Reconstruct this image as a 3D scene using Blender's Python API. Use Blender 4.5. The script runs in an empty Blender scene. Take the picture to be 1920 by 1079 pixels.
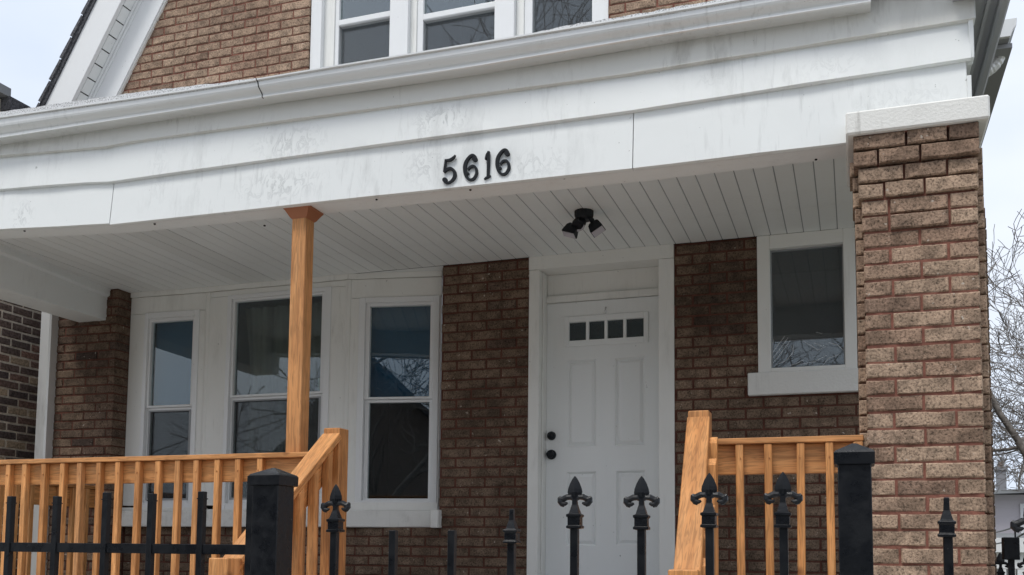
import bpy, bmesh, math, random
from mathutils import Vector, Matrix
random.seed(7)
SC = bpy.context.scene
COL = SC.collection
R = math.radians

# ------------------------------------------------------------------ camera
CAMZ = 1.55
F, CX, CY = 1844.2, 960.0, 877.3                 # pixels of the 1920 px wide photograph
YAW, PIT, ROL = .3352, .0829, -.0101
def cam_axes():
    cy, sy, cp, sp = math.cos(YAW), math.sin(YAW), math.cos(PIT), math.sin(PIT)
    fwd = Vector((-sy*cp, cy*cp, sp)); right = Vector((cy, sy, 0)); down = fwd.cross(right)
    r2 = math.cos(ROL)*right + math.sin(ROL)*down
    d2 = -math.sin(ROL)*right + math.cos(ROL)*down
    return r2, d2, fwd
AR, AD, AF = cam_axes()
cam = bpy.data.cameras.new('camera'); co = bpy.data.objects.new('camera', cam); COL.objects.link(co)
m = Matrix((AR, -AD, -AF)).transposed().to_4x4(); m.translation = (0, 0, CAMZ); co.matrix_world = m
cam.sensor_fit = 'HORIZONTAL'; cam.sensor_width = 36; cam.lens = 36*F/1920
cam.shift_y = (CY-539.5)/1920; cam.clip_start = .05; cam.clip_end = 500
SC.camera = co
SC.render.resolution_x, SC.render.resolution_y = 1024, 575

# ------------------------------------------------------------------ world, sun, exposure
SUN_EL, SUN_AZ = R(62), R(203)                   # azimuth clockwise from +Y: light comes from behind-left of the camera
w = bpy.data.worlds.new('World'); SC.world = w; w.use_nodes = True
nt = w.node_tree; nt.nodes.clear()
out = nt.nodes.new('ShaderNodeOutputWorld'); bg = nt.nodes.new('ShaderNodeBackground'); bg.inputs[1].default_value = .1
sky = nt.nodes.new('ShaderNodeTexSky'); sky.sky_type = 'NISHITA'; sky.sun_disc = False
sky.sun_elevation = SUN_EL; sky.sun_rotation = SUN_AZ; sky.dust_density = 3
tc = nt.nodes.new('ShaderNodeTexCoord'); mp = nt.nodes.new('ShaderNodeMapping'); mp.inputs['Scale'].default_value = (1, 1, 2.2)
no = nt.nodes.new('ShaderNodeTexNoise'); no.inputs['Scale'].default_value = 2.1; no.inputs['Detail'].default_value = 5; no.inputs['Roughness'].default_value = .45
rp = nt.nodes.new('ShaderNodeValToRGB')
rp.color_ramp.elements[0].position = .36; rp.color_ramp.elements[0].color = (5.3, 5.95, 7.05, 1)
rp.color_ramp.elements[1].position = .66; rp.color_ramp.elements[1].color = (7.4, 7.65, 8.15, 1)
mx = nt.nodes.new('ShaderNodeMixRGB'); mx.inputs[0].default_value = .92
L = nt.links.new
L(tc.outputs['Generated'], mp.inputs[0]); L(mp.outputs[0], no.inputs['Vector']); L(no.outputs[0], rp.inputs[0])
L(sky.outputs[0], mx.inputs[1]); L(rp.outputs[0], mx.inputs[2]); L(mx.outputs[0], bg.inputs[0]); L(bg.outputs[0], out.inputs[0])
sl = bpy.data.lights.new('sun', 'SUN'); sl.energy = 1.5; sl.angle = R(18); sl.color = (1, .97, .92)
so = bpy.data.objects.new('sun', sl); COL.objects.link(so)
sd = Vector((math.sin(SUN_AZ)*math.cos(SUN_EL), math.cos(SUN_AZ)*math.cos(SUN_EL), math.sin(SUN_EL)))
so.rotation_euler = sd.to_track_quat('Z', 'Y').to_euler(); so.location = (0, 0, 12)
SC.view_settings.view_transform = 'Standard'; SC.view_settings.look = 'None'
SC.view_settings.exposure = .58; SC.view_settings.gamma = 1; SC.view_settings.use_curve_mapping = False
SC.render.engine = 'CYCLES'; SC.cycles.max_bounces = 8; SC.cycles.transparent_max_bounces = 12

# ------------------------------------------------------------------ pixel -> place (each distance comes from what the thing touches)
def ray(px, py): return AR*((px-CX)/F) + AD*((py-CY)/F) + AF
def onY(px, py, Y): r = ray(px, py); v = r*(Y/r.y); v.z += CAMZ; return v
def onZ(px, py, z): r = ray(px, py); v = r*((z-CAMZ)/r.z); v.z += CAMZ; return v
def onX(px, py, X): r = ray(px, py); v = r*(X/r.x); v.z += CAMZ; return v
YW = 6.70        # ground-floor wall plane
YF = 4.62        # porch fascia plane
YP = 4.66        # porch railing plane
YG = 2.10        # iron fence plane
ZS = CAMZ+2.135  # porch ceiling
ZD = CAMZ-.25    # porch deck

# ------------------------------------------------------------------ materials
MATS = {}
def nmat(name, base=(.8, .8, .8), rough=.5, metal=0, spec=.5):
    mt = bpy.data.materials.new(name); mt.use_nodes = True; t = mt.node_tree
    p = t.nodes['Principled BSDF']
    p.inputs['Base Color'].default_value = (*base, 1); p.inputs['Roughness'].default_value = rough
    p.inputs['Metallic'].default_value = metal; p.inputs['Specular IOR Level'].default_value = spec
    MATS[name] = mt; return mt, t, p
def node(t, ty, **kw):
    n = t.nodes.new(ty)
    for k, v in kw.items():
        if k in n.inputs: n.inputs[k].default_value = v
        else: setattr(n, k, v)
    return n
def coords(t, scale=(1, 1, 1), rnd=True, rot=(0, 0, 0), pre=0):
    tcn = node(t, 'ShaderNodeTexCoord'); mpn = node(t, 'ShaderNodeMapping'); mpn.inputs['Scale'].default_value = scale
    mpn.inputs['Rotation'].default_value = rot
    src = tcn.outputs['Object']
    if pre:
        m0 = node(t, 'ShaderNodeMapping'); m0.inputs['Rotation'].default_value = (pre, 0, 0); t.links.new(src, m0.inputs[0]); src = m0.outputs[0]
    t.links.new(src, mpn.inputs[0])
    if not rnd: return mpn.outputs[0]
    oi = node(t, 'ShaderNodeObjectInfo'); mu = node(t, 'ShaderNodeMath', operation='MULTIPLY'); mu.inputs[1].default_value = 37.0
    ad = node(t, 'ShaderNodeVectorMath', operation='ADD')
    t.links.new(oi.outputs['Random'], mu.inputs[0]); t.links.new(mpn.outputs[0], ad.inputs[0]); t.links.new(mu.outputs[0], ad.inputs[1])
    return ad.outputs[0]
def noise(t, vec, scale, detail=4, rough=.6):
    n = node(t, 'ShaderNodeTexNoise'); n.inputs['Scale'].default_value = scale; n.inputs['Detail'].default_value = detail; n.inputs['Roughness'].default_value = rough
    t.links.new(vec, n.inputs['Vector']); return n.outputs['Fac']
def ramp(t, fac, *stops):
    r = node(t, 'ShaderNodeValToRGB'); e = r.color_ramp.elements
    while len(e) < len(stops): e.new(.5)
    for i, (pos, c) in enumerate(stops):
        e[i].position = pos; e[i].color = (*c, 1) if len(c) == 3 else c
    t.links.new(fac, r.inputs[0]); return r.outputs[0]
def mixc(t, fac, a, b, mode='MIX'):
    n = node(t, 'ShaderNodeMixRGB', blend_type=mode)
    for i, v in ((0, fac), (1, a), (2, b)):
        if hasattr(v, 'is_output'): t.links.new(v, n.inputs[i])
        elif i == 0: n.inputs[0].default_value = v
        else: n.inputs[i].default_value = (*v, 1)
    return n.outputs[0]
def bump(t, p, h, strength=.3, dist=.01):
    b = node(t, 'ShaderNodeBump'); b.inputs['Strength'].default_value = strength; b.inputs['Distance'].default_value = dist
    t.links.new(h, b.inputs['Height']); t.links.new(b.outputs[0], p.inputs['Normal'])
def g(v): return (v, v, v)

def mat_brick(name, c0, c1, c2, dark, stain=None):
    mt, t, p = nmat(name, rough=.92, spec=.2)
    v = coords(t)
    oi = node(t, 'ShaderNodeObjectInfo')
    base = ramp(t, oi.outputs['Random'], (0, c0), (.3, c1), (.62, c2), (.9, c1), (1, dark))
    fl = noise(t, v, 95, 5, .72)
    sp = ramp(t, fl, (.35, g(.26)), (.47, g(.88)), (.64, g(1.3)))
    c = mixc(t, 1, base, sp, 'MULTIPLY')
    bl = ramp(t, noise(t, v, 11, 3, .6), (.38, g(.55)), (.58, g(1.08)))
    c = mixc(t, .75, c, bl, 'MULTIPLY')
    ws = ramp(t, noise(t, v, 33, 2, .5), (.71, g(0)), (.76, g(1)))
    c = mixc(t, ws, c, (.5, .43, .36))
    ge_ = node(t, 'ShaderNodeNewGeometry'); st = noise(t, ge_.outputs['Position'], 1.15, 5, .62)     # weather stains that run across many bricks
    c = mixc(t, 1, c, ramp(t, st, *(stain or ((.36, g(.8)), (.5, g(1)), (.66, g(1.06))))), 'MULTIPLY')
    t.links.new(c, p.inputs['Base Color'])
    bump(t, p, fl, .9, .008); return mt
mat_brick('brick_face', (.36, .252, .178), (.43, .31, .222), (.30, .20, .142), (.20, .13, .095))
mat_brick('brick_dark', (.195, .134, .094), (.24, .17, .12), (.155, .105, .078), (.095, .068, .056), ((.36, g(.5)), (.5, g(.88)), (.64, g(1.12))))     # darker, more strongly blotched brick for the ground-floor wall and left pier
mt, t, p = nmat('brick_mixed', rough=.95, spec=.2)
v = coords(t); oi = node(t, 'ShaderNodeObjectInfo')
c = ramp(t, oi.outputs['Random'], (0, (.1, .08, .075)), (.42, (.16, .115, .095)), (.6, (.29, .17, .125)), (.75, (.13, .1, .09)), (.88, (.42, .32, .22)))
c = mixc(t, .8, c, ramp(t, noise(t, v, 45, 5, .7), (.35, g(.4)), (.62, g(1.5))), 'MULTIPLY')
t.links.new(c, p.inputs['Base Color']); bump(t, p, noise(t, v, 60), .7, .006)
def mat_mortar(name, col, s=1.0):
    mt, t, p = nmat(name, rough=.97, spec=.15); v = coords(t, rnd=False)
    c = mixc(t, .8, col, ramp(t, noise(t, v, 26, 6, .7), (.3, g(.55)), (.68, g(1.3))), 'MULTIPLY')
    t.links.new(c, p.inputs['Base Color']); bump(t, p, noise(t, v, 130, 4), .6, .004)
mat_mortar('mortar_red', (.22, .095, .07)); mat_mortar('mortar_dark', (.115, .05, .036)); mat_mortar('mortar_pale', (.74, .66, .54))  # the second mix is a darker one for the ground-floor wall

def mat_white(name, col, dirt, rough=.42, vert=True, bumpy=0, amt=.5):
    mt, t, p = nmat(name, rough=rough, spec=.4)
    v = coords(t, (1, 1, .28 if vert else 1), rnd=False)
    a = noise(t, v, 5.5, 6, .68); b = noise(t, coords(t, (6, 6, .6), rnd=False), 6, 4, .6)
    big = ramp(t, noise(t, coords(t, rnd=False), 1.3, 3, .5), (.42, g(0)), (.62, g(1)))
    k = ramp(t, a, (.52, g(0)), (.66, g(1)))
    k2 = ramp(t, b, (.56, g(0)), (.7, g(1)))
    kk = mixc(t, .5, k, k2); kk = mixc(t, 1, kk, big, 'MULTIPLY')
    kk = mixc(t, 1, kk, g(amt), 'MULTIPLY')
    c = mixc(t, kk, col, dirt)
    sp = ramp(t, noise(t, coords(t, rnd=False), 38, 3, .5), (.745, g(0)), (.76, g(1)))
    c = mixc(t, mixc(t, 1, sp, g(.55), 'MULTIPLY'), c, (.2, .2, .19))
    t.links.new(c, p.inputs['Base Color'])
    h = noise(t, coords(t, rnd=False), 70 if bumpy else 3, 4)
    bump(t, p, h, bumpy if bumpy else .12, .006 if bumpy else .02)
mat_white('white_siding', (.745, .765, .755), (.36, .37, .36), .4, True, 0, .6)
def scuffs(name, spots):
    t = MATS[name].node_tree; p = t.nodes['Principled BSDF']; old = p.inputs['Base Color'].links[0].from_socket
    tcn = node(t, 'ShaderNodeTexCoord'); acc = None
    for (c, rx_, rz_, a) in spots:
        sb = node(t, 'ShaderNodeVectorMath', operation='SUBTRACT'); sb.inputs[1].default_value = c; t.links.new(tcn.outputs['Object'], sb.inputs[0])
        ml = node(t, 'ShaderNodeVectorMath', operation='MULTIPLY'); ml.inputs[1].default_value = (1/rx_, 0, 1/rz_); t.links.new(sb.outputs[0], ml.inputs[0])
        ln = node(t, 'ShaderNodeVectorMath', operation='LENGTH'); t.links.new(ml.outputs[0], ln.inputs[0])
        f = ramp(t, ln.outputs['Value'], (.15, g(a)), (1, g(0)))
        acc = f if acc is None else mixc(t, 1, acc, f, 'LIGHTEN')
    sv = coords(t, (2.4, 2.4, 1.5), rnd=False); n_ = node(t, 'ShaderNodeTexNoise'); n_.inputs['Scale'].default_value = 7; n_.inputs['Detail'].default_value = 5; n_.inputs['Distortion'].default_value = 2.2
    t.links.new(sv, n_.inputs['Vector'])
    k = ramp(t, n_.outputs['Fac'], (.5, g(0)), (.57, g(.85)), (.64, g(.15)))
    t.links.new(mixc(t, mixc(t, 1, acc, k, 'MULTIPLY'), old, (.36, .375, .375)), p.inputs['Base Color'])
mat_white('grimy_siding', (.66, .66, .625), (.33, .32, .29), .5, True, 0, .9)
scuffs('white_siding', [(tuple(onY(x, y, YF)), a, b, k) for x, y, a, b, k in ((545, 268, .3, .12, .6), (830, 225, .2, .1, .85), (525, 350, .35, .12, .65), (800, 312, .16, .14, .55), (42, 405, .12, .12, .6), (1000, 310, .3, .1, .45), (1330, 150, .1, .06, .3), (1560, 130, .25, .09, .25), (700, 385, .2, .05, .3), (1700, 190, .3, .1, .25), (300, 330, .1, .25, .25))])
mat_white('white_gutter', (.70, .71, .70), (.36, .36, .34), .32, True, 0, .7); MATS['white_gutter'].node_tree.nodes['Principled BSDF'].inputs['Metallic'].default_value = .25
mat_white('white_soffit', (.81, .83, .82), (.58, .59, .575), .5, False, 0, .4)
mat_white('white_trim', (.79, .79, .755), (.46, .45, .41), .5, True, 0, .55)
mat_white('white_vinyl', (.78, .79, .79), (.6, .6, .6), .35, True, 0, .25)
mat_white('white_door', (.81, .83, .82), (.6, .62, .61), .4, True, 0, .2)
mat_white('painted_stone', (.75, .745, .71), (.30, .285, .26), .85, False, .55, 1.0)
# chipped, weathered sill paint
mt, t, p = nmat('perforated_soffit', rough=.55)
v = coords(t, rnd=False); vo = node(t, 'ShaderNodeTexVoronoi'); vo.inputs['Scale'].default_value = 62; vo.inputs['Randomness'].default_value = .15
t.links.new(v, vo.inputs['Vector'])
t.links.new(ramp(t, vo.outputs['Distance'], (.25, g(.3)), (.36, (.74, .755, .74))), p.inputs['Base Color'])

def wood(name, axis, rot=0):
    sc = [14, 14, 14]; sc[axis] = .9
    mt, t, p = nmat(name, rough=.5, spec=.35)
    v = coords(t, tuple(sc), pre=rot); a = noise(t, v, 2.2, 5, .6); v2 = coords(t, (1, 1, 1)); b = noise(t, v2, 4, 2)
    wv = node(t, 'ShaderNodeTexNoise'); wv.inputs['Scale'].default_value = 6; wv.inputs['Distortion'].default_value = 1.5; t.links.new(v, wv.inputs['Vector'])
    c = ramp(t, a, (.3, (.50, .215, .072)), (.5, (.62, .285, .1)), (.7, (.69, .345, .135)))
    c = mixc(t, .55, c, ramp(t, wv.outputs['Fac'], (.42, g(.55)), (.55, g(1.12))), 'MULTIPLY')
    c = mixc(t, .5, c, ramp(t, b, (.35, g(.68)), (.65, g(1.16))), 'MULTIPLY')
    kn = node(t, 'ShaderNodeTexVoronoi'); kn.inputs['Scale'].default_value = 3.1; t.links.new(v2, kn.inputs['Vector'])
    c = mixc(t, ramp(t, kn.outputs['Distance'], (.035, g(.8)), (.1, g(0))), c, (.2, .07, .02))
    oi = node(t, 'ShaderNodeObjectInfo'); c = mixc(t, 1, c, ramp(t, oi.outputs['Random'], (0, (.74, .69, .62)), (.3, (.97, .97, .97)), (.65, (1.08, 1.07, 1.04)), (1, (.86, .88, .95))), 'MULTIPLY')
    t.links.new(c, p.inputs['Base Color']); bump(t, p, a, .35, .003)
wood('wood_x', 0); wood('wood_y', 1); wood('wood_z', 2); wood('wood_slope', 1, -R(39))
mt, t, p = nmat('wood_end', (.40, .17, .06), .75)
mt, t, p = nmat('wood_red', (.33, .12, .05), .5)

mt, t, p = nmat('black_iron', (.004, .005, .007), .4, 0, .3)
v = coords(t, rnd=False); h = noise(t, v, 60, 4)
t.links.new(ramp(t, noise(t, v, 90, 3), (.74, (.004, .005, .007)), (.8, (.12, .12, .11))), p.inputs['Base Color']); bump(t, p, h, .22, .004)
t.links.new(ramp(t, noise(t, v, 25), (.35, g(.24)), (.65, g(.5))), p.inputs['Roughness'])
nmat('black_plastic', (.007, .009, .013), .5, 0, .3); nmat('numeral_black', (.008, .01, .013), .5, 0, .25)
nmat('lamp_lens', (.55, .53, .58), .2); nmat('dark_gap', (.02, .018, .017), .9)
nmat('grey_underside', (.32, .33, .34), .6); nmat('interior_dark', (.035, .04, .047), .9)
nmat('interior_blue', (.016, .085, .17), .9)
mt, t, p = nmat('shingle', (.05, .05, .055), .95); v = coords(t, rnd=False)
t.links.new(ramp(t, noise(t, v, 60, 3), (.35, (.03, .03, .035)), (.65, (.13, .13, .14))), p.inputs['Base Color']); bump(t, p, noise(t, v, 90), .8, .01)
mt, t, p = nmat('pale_shingle', rough=.95); v = coords(t, rnd=False)
t.links.new(ramp(t, noise(t, v, 130, 3, .7), (.36, (.2, .2, .2)), (.52, (.72, .73, .74))), p.inputs['Base Color']); bump(t, p, noise(t, v, 130), .8, .01)
mt, t, p = nmat('curtain', rough=.95); v = coords(t, (1, 1, .12), rnd=False)
t.links.new(ramp(t, noise(t, v, 7, 4), (.35, (.05, .052, .04)), (.65, (.15, .15, .12))), p.inputs['Base Color'])
nmat('paper', (.55, .6, .58), .7)
def mat_glass(name, refl, tint):
    mt = bpy.data.materials.new(name); mt.use_nodes = True; t = mt.node_tree; t.nodes.clear(); MATS[name] = mt
    o = node(t, 'ShaderNodeOutputMaterial'); gl = node(t, 'ShaderNodeBsdfGlossy'); gl.inputs['Roughness'].default_value = .012
    gl.inputs['Color'].default_value = (.9, .96, 1, 1)
    tr = node(t, 'ShaderNodeBsdfTransparent'); tr.inputs['Color'].default_value = (*tint, 1)
    lw = node(t, 'ShaderNodeLayerWeight'); lw.inputs['Blend'].default_value = .5
    fr = node(t, 'ShaderNodeMath', operation='POWER'); fr.inputs[1].default_value = 5; t.links.new(lw.outputs['Facing'], fr.inputs[0])
    ad = node(t, 'ShaderNodeMath', operation='MULTIPLY_ADD'); ad.inputs[1].default_value = .9; ad.inputs[2].default_value = refl; ad.use_clamp = True
    mxs = node(t, 'ShaderNodeMixShader')
    bp = node(t, 'ShaderNodeBump'); bp.inputs['Strength'].default_value = .06; bp.inputs['Distance'].default_value = .02
    t.links.new(noise(t, coords(t, rnd=False), 1.6, 2), bp.inputs['Height']); t.links.new(bp.outputs[0], gl.inputs['Normal'])
    t.links.new(fr.outputs[0], ad.inputs[0]); t.links.new(ad.outputs[0], mxs.inputs[0])
    t.links.new(tr.outputs[0], mxs.inputs[1]); t.links.new(gl.outputs[0], mxs.inputs[2]); t.links.new(mxs.outputs[0], o.inputs[0])
mat_glass('glass', .065, (.85, .9, .9)); mat_glass('glass_upper', .15, (.7, .75, .75))
def mat_film(name, col, op, gloss):
    mt = bpy.data.materials.new(name); mt.use_nodes = True; t = mt.node_tree; t.nodes.clear(); MATS[name] = mt
    o = node(t, 'ShaderNodeOutputMaterial'); p = node(t, 'ShaderNodeBsdfPrincipled'); tr = node(t, 'ShaderNodeBsdfTransparent')
    p.inputs['Base Color'].default_value = (*col, 1); p.inputs['Roughness'].default_value = gloss
    mxs = node(t, 'ShaderNodeMixShader'); mxs.inputs[0].default_value = op
    t.links.new(tr.outputs[0], mxs.inputs[1]); t.links.new(p.outputs[0], mxs.inputs[2]); t.links.new(mxs.outputs[0], o.inputs[0])
mat_film('insect_screen', (.06, .065, .07), .38, .7)
mat_film('plastic_film', (.5, .52, .54), .07, .3)
mat_film('plastic_crease', (.75, .77, .78), .55, .2)
mt, t, p = nmat('bark', rough=.95); v = coords(t, rnd=False)
t.links.new(ramp(t, noise(t, v, 14, 4), (.35, (.11, .095, .085)), (.65, (.26, .235, .215))), p.inputs['Base Color'])
mt, t, p = nmat('grass', rough=1); v = coords(t, rnd=False)
t.links.new(ramp(t, noise(t, v, 3, 6), (.35, (.115, .122, .085)), (.65, (.2, .2, .15))), p.inputs['Base Color'])
mt, t, p = nmat('concrete', rough=.95); v = coords(t, rnd=False)
t.links.new(ramp(t, noise(t, v, 4, 6), (.3, (.45, .445, .43)), (.7, (.6, .59, .575))), p.inputs['Base Color'])
mt, t, p = nmat('asphalt', rough=.95); v = coords(t, rnd=False)
t.links.new(ramp(t, noise(t, v, 30, 5), (.3, g(.035)), (.7, g(.075))), p.inputs['Base Color'])
def mat_lap(name, col, sc):
    mt, t, p = nmat(name, col, .6); v = coords(t, rnd=False)
    wv = node(t, 'ShaderNodeTexWave', bands_direction='Z', wave_profile='SAW'); wv.inputs['Scale'].default_value = sc
    t.links.new(v, wv.inputs['Vector']); bump(t, p, wv.outputs['Fac'], .6, .04)
    t.links.new(mixc(t, .6, col, ramp(t, wv.outputs['Fac'], (.0, g(.7)), (.12, g(1)))), p.inputs['Base Color']) if False else None
mat_lap('lilac_siding', (.50, .47, .50), 1.6)
nmat('deck_grey', (.36, .36, .35), .8); nmat('pale_paint', (.72, .73, .74), .6); nmat('roof_grey', (.24, .25, .26), .9)
nmat('house_brown', (.2, .16, .14), .9); nmat('house_grey', (.2, .2, .21), .8); nmat('house_trim', (.7, .7, .7), .6)

# ------------------------------------------------------------------ mesh helpers
class MB:
    def __init__(s): s.v = []; s.f = []
    def quadbox(s, pts):                              # 8 points: 0-3 front loop, 4-7 back loop
        b = len(s.v); s.v += [tuple(q) for q in pts]
        s.f += [(b, b+1, b+2, b+3), (b+7, b+6, b+5, b+4), (b+1, b, b+4, b+5), (b+2, b+1, b+5, b+6), (b+3, b+2, b+6, b+7), (b, b+3, b+7, b+4)]
        return s
    def box(s, x0, x1, y0, y1, z0, z1):
        return s.quadbox([(x0, y0, z0), (x1, y0, z0), (x1, y0, z1), (x0, y0, z1), (x0, y1, z0), (x1, y1, z0), (x1, y1, z1), (x0, y1, z1)])
    def prism(s, loop, off):                          # planar loop swept by a vector
        b = len(s.v); n = len(loop); off = Vector(off)
        s.v += [tuple(q) for q in loop] + [tuple(Vector(q)+off) for q in loop]
        s.f.append(tuple(range(b, b+n))); s.f.append(tuple(range(b+2*n-1, b+n-1, -1)))
        for i in range(n): j = (i+1) % n; s.f.append((b+j, b+i, b+n+i, b+n+j))
        return s
    def tube(s, path, rad, seg=8, cap=True, flat=1.0, up=Vector((0, 0, 1))):
        path = [Vector(q) for q in path]; n = len(path); b = len(s.v)
        if not hasattr(rad, '__len__'): rad = [rad]*n
        for i in range(n):
            d = (path[min(i+1, n-1)]-path[max(i-1, 0)]).normalized()
            a = d.cross(up); a = a.normalized() if a.length > 1e-3 else d.cross(Vector((0, 1, 0))).normalized()
            c = a.cross(d)
            for k in range(seg):
                th = 2*math.pi*k/seg
                s.v.append(tuple(path[i]+rad[i]*(math.cos(th)*a*flat+math.sin(th)*c)))
        for i in range(n-1):
            for k in range(seg):
                k2 = (k+1) % seg
                s.f.append((b+i*seg+k, b+i*seg+k2, b+(i+1)*seg+k2, b+(i+1)*seg+k))
        if cap: s.f.append(tuple(range(b+seg-1, b-1, -1))); s.f.append(tuple(range(b+(n-1)*seg, b+n*seg)))
        return s
    def rings(s, c, prof, seg=4, rot=math.pi/4, ax=1.0, ay=1.0):   # stacked horizontal rings (half-width, z)
        b = len(s.v); c = Vector(c); k = 1/math.cos(math.pi/seg) if seg == 4 else 1
        for r, z in prof:
            for q in range(seg):
                th = rot+2*math.pi*q/seg; s.v.append((c.x+ax*k*r*math.cos(th), c.y+ay*k*r*math.sin(th), c.z+z))
        for i in range(len(prof)-1):
            for q in range(seg):
                q2 = (q+1) % seg; s.f.append((b+i*seg+q, b+i*seg+q2, b+(i+1)*seg+q2, b+(i+1)*seg+q))
        s.f.append(tuple(range(b+seg-1, b-1, -1))); n = len(prof)-1; s.f.append(tuple(range(b+n*seg, b+(n+1)*seg)))
        return s
    def grid(s, rows):                                # sheet through rows of points
        b = len(s.v); n = len(rows[0])
        for r_ in rows: s.v += [tuple(q) for q in r_]
        for i in range(len(rows)-1):
            for j in range(n-1): s.f.append((b+i*n+j, b+i*n+j+1, b+(i+1)*n+j+1, b+(i+1)*n+j))
        return s
    def mesh(s, name, bev=0):
        me = bpy.data.meshes.new(name); me.from_pydata(s.v, [], s.f); me.update()
        bm = bmesh.new(); bm.from_mesh(me)
        bmesh.ops.recalc_face_normals(bm, faces=bm.faces)
        if bev: bmesh.ops.bevel(bm, geom=list(bm.edges), offset=bev, segments=1, affect='EDGES', clamp_overlap=True)
        bm.to_mesh(me); bm.free(); return me
    def build(s, name, mat, parent=None, bev=0, smooth=False):
        me = s.mesh(name, bev)
        if smooth:
            for q in me.polygons: q.use_smooth = True
        return link(name, me, mat, parent)
def link(name, me, mat, parent=None):
    if mat and not me.materials: me.materials.append(MATS[mat])
    o = bpy.data.objects.new(name, me); COL.objects.link(o)
    if parent: adopt(o, parent)
    return o
def adopt(o, parent):
    o.parent = parent; o.matrix_parent_inverse = Matrix.Translation(-world_loc(parent))
def world_loc(o):
    v = Vector(o.location); q = o
    return v            # every parent is either a thing's Empty at its base or a mesh built at the origin
def thing(name, label, cat, loc=(0, 0, 0), group=None):
    o = bpy.data.objects.new(name, None); COL.objects.link(o); o.location = loc; o.empty_display_size = .1
    return tag(o, label, cat, group)
def tag(o, label=None, cat=None, group=None, kind=None):
    for k, v_ in (('label', label), ('category', cat), ('group', group), ('kind', kind)):
        if v_: o[k] = v_
    return o
class Plane:                                          # an upright plane: u runs right, d runs out towards the street
    def __init__(s, a, b):
        s.o = Vector((a.x, a.y, 0)); e = Vector((b.x-a.x, b.y-a.y, 0)); s.len = e.length; s.u = e.normalized()
        s.n = Vector((s.u.y, -s.u.x, 0))
    def px(s, x, y, d=0):                             # pixel -> (u, z)
        r_ = ray(x, y); o = s.o+s.n*d; k = o.dot(s.n)/r_.dot(s.n); v_ = r_*k
        return (v_-s.o).dot(s.u), v_.z+CAMZ
    def P(s, u, d, z): return s.o+s.u*u+s.n*d+Vector((0, 0, z))
    def box(s, mb, u0, u1, d0, d1, z0, z1):           # d1 > d0, d1 is the street side
        mb.quadbox([s.P(u0, d1, z0), s.P(u1, d1, z0), s.P(u1, d1, z1), s.P(u0, d1, z1), s.P(u0, d0, z0), s.P(u1, d0, z0), s.P(u1, d0, z1), s.P(u0, d0, z1)]); return mb
    def frame(s, mb, u0, u1, z0, z1, wl, wr, wb, wt, d0, d1):
        s.box(mb, u0, u0+wl, d0, d1, z0, z1); s.box(mb, u1-wr, u1, d0, d1, z0, z1)
        s.box(mb, u0+wl, u1-wr, d0, d1-.0007, z0, z0+wb); s.box(mb, u0+wl, u1-wr, d0, d1-.0007, z1-wt, z1); return mb

# ------------------------------------------------------------------ bricks
BR = {}
def brick_mesh(w_, h_, dep, key, rough=.004):
    k = (round(w_, 2), round(h_, 3), round(dep, 2), key)
    if k in BR: return BR[k]
    rr = random.Random(str(k)); c = .005
    j = lambda a: rr.uniform(-a, a)
    n = 4 if w_ > .14 else 2
    xs = [-w_/2+c + (w_-2*c)*i/n for i in range(n+1)]
    mb = MB()
    top = [(x+j(.002), j(rough)*.6, h_/2-c+j(.003)) for x in xs]; bot = [(x+j(.002), j(rough)*.6, -h_/2+c+j(.003)) for x in xs]
    to = [(x*(w_/(w_-2*c)), c+.001, h_/2+j(.0022)) for x in xs]; bo = [(x*(w_/(w_-2*c)), c+.001, -h_/2+j(.0022)) for x in xs]
    tb = [(x, dep, h_/2) for x in (-w_/2, w_/2)]; bb = [(x, dep, -h_/2) for x in (-w_/2, w_/2)]
    mb.v = bot+top+bo+to+bb+tb; N = n+1
    B0, T0, BO, TO, BB, TB = 0, N, 2*N, 3*N, 4*N, 4*N+2
    for i in range(n):
        mb.f += [(B0+i, B0+i+1, T0+i+1, T0+i), (BO+i, BO+i+1, B0+i+1, B0+i), (T0+i, T0+i+1, TO+i+1, TO+i)]
    mb.f += [(BO, B0, T0, TO), (B0+n, BO+n, TO+n, T0+n), (BO, TO, TB, BB), (TO+n, BO+n, BB+1, TB+1)]
    mb.f += [tuple([TO+i for i in range(n+1)]+[TB+1, TB]), tuple([BO+i for i in range(n, -1, -1)]+[BB, BB+1])]
    me = bpy.data.meshes.new('brick'); me.from_pydata(mb.v, [], mb.f); me.update(); BR[k] = me; return me
def brick_rows(u0, u1, z0, z1, holes, course, Lb, joint, phase=0, ztop=None):
    """running bond clipped to [u0,u1] minus holes (ua,ub,za,zb); returns (uc, zc, w, h)"""
    res = []; nrow = int(math.ceil((z1-z0)/course-1e-6))
    for r_ in range(nrow):
        za = z1-(r_+1)*course; zb = za+course-joint; zm = (za+zb)/2
        iv = [(u0, u1)]
        for (a, b, c, d) in holes:
            if c < zm < d:
                nv = []
                for (p_, q) in iv:
                    if b <= p_ or a >= q: nv.append((p_, q)); continue
                    if a > p_: nv.append((p_, a))
                    if b < q: nv.append((b, q))
                iv = nv
        off = (Lb/2 if r_ % 2 else 0)+phase
        for (p_, q) in iv:
            k = math.floor((p_-off)/Lb); segs = []
            while off+k*Lb < q:
                a = max(p_, off+k*Lb); b = min(q, off+(k+1)*Lb-joint)
                if b-a > .012: segs.append([a, b])
                k += 1
            if len(segs) > 1 and segs[0][1]-segs[0][0] < .05: segs[1][0] = segs[0][0]; segs.pop(0)
            if len(segs) > 1 and segs[-1][1]-segs[-1][0] < .05: segs[-2][1] = segs[-1][1]; segs.pop()
            for a, b in segs: res.append(((a+b)/2, (za+zb)/2, b-a, zb-za))
    return res
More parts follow.
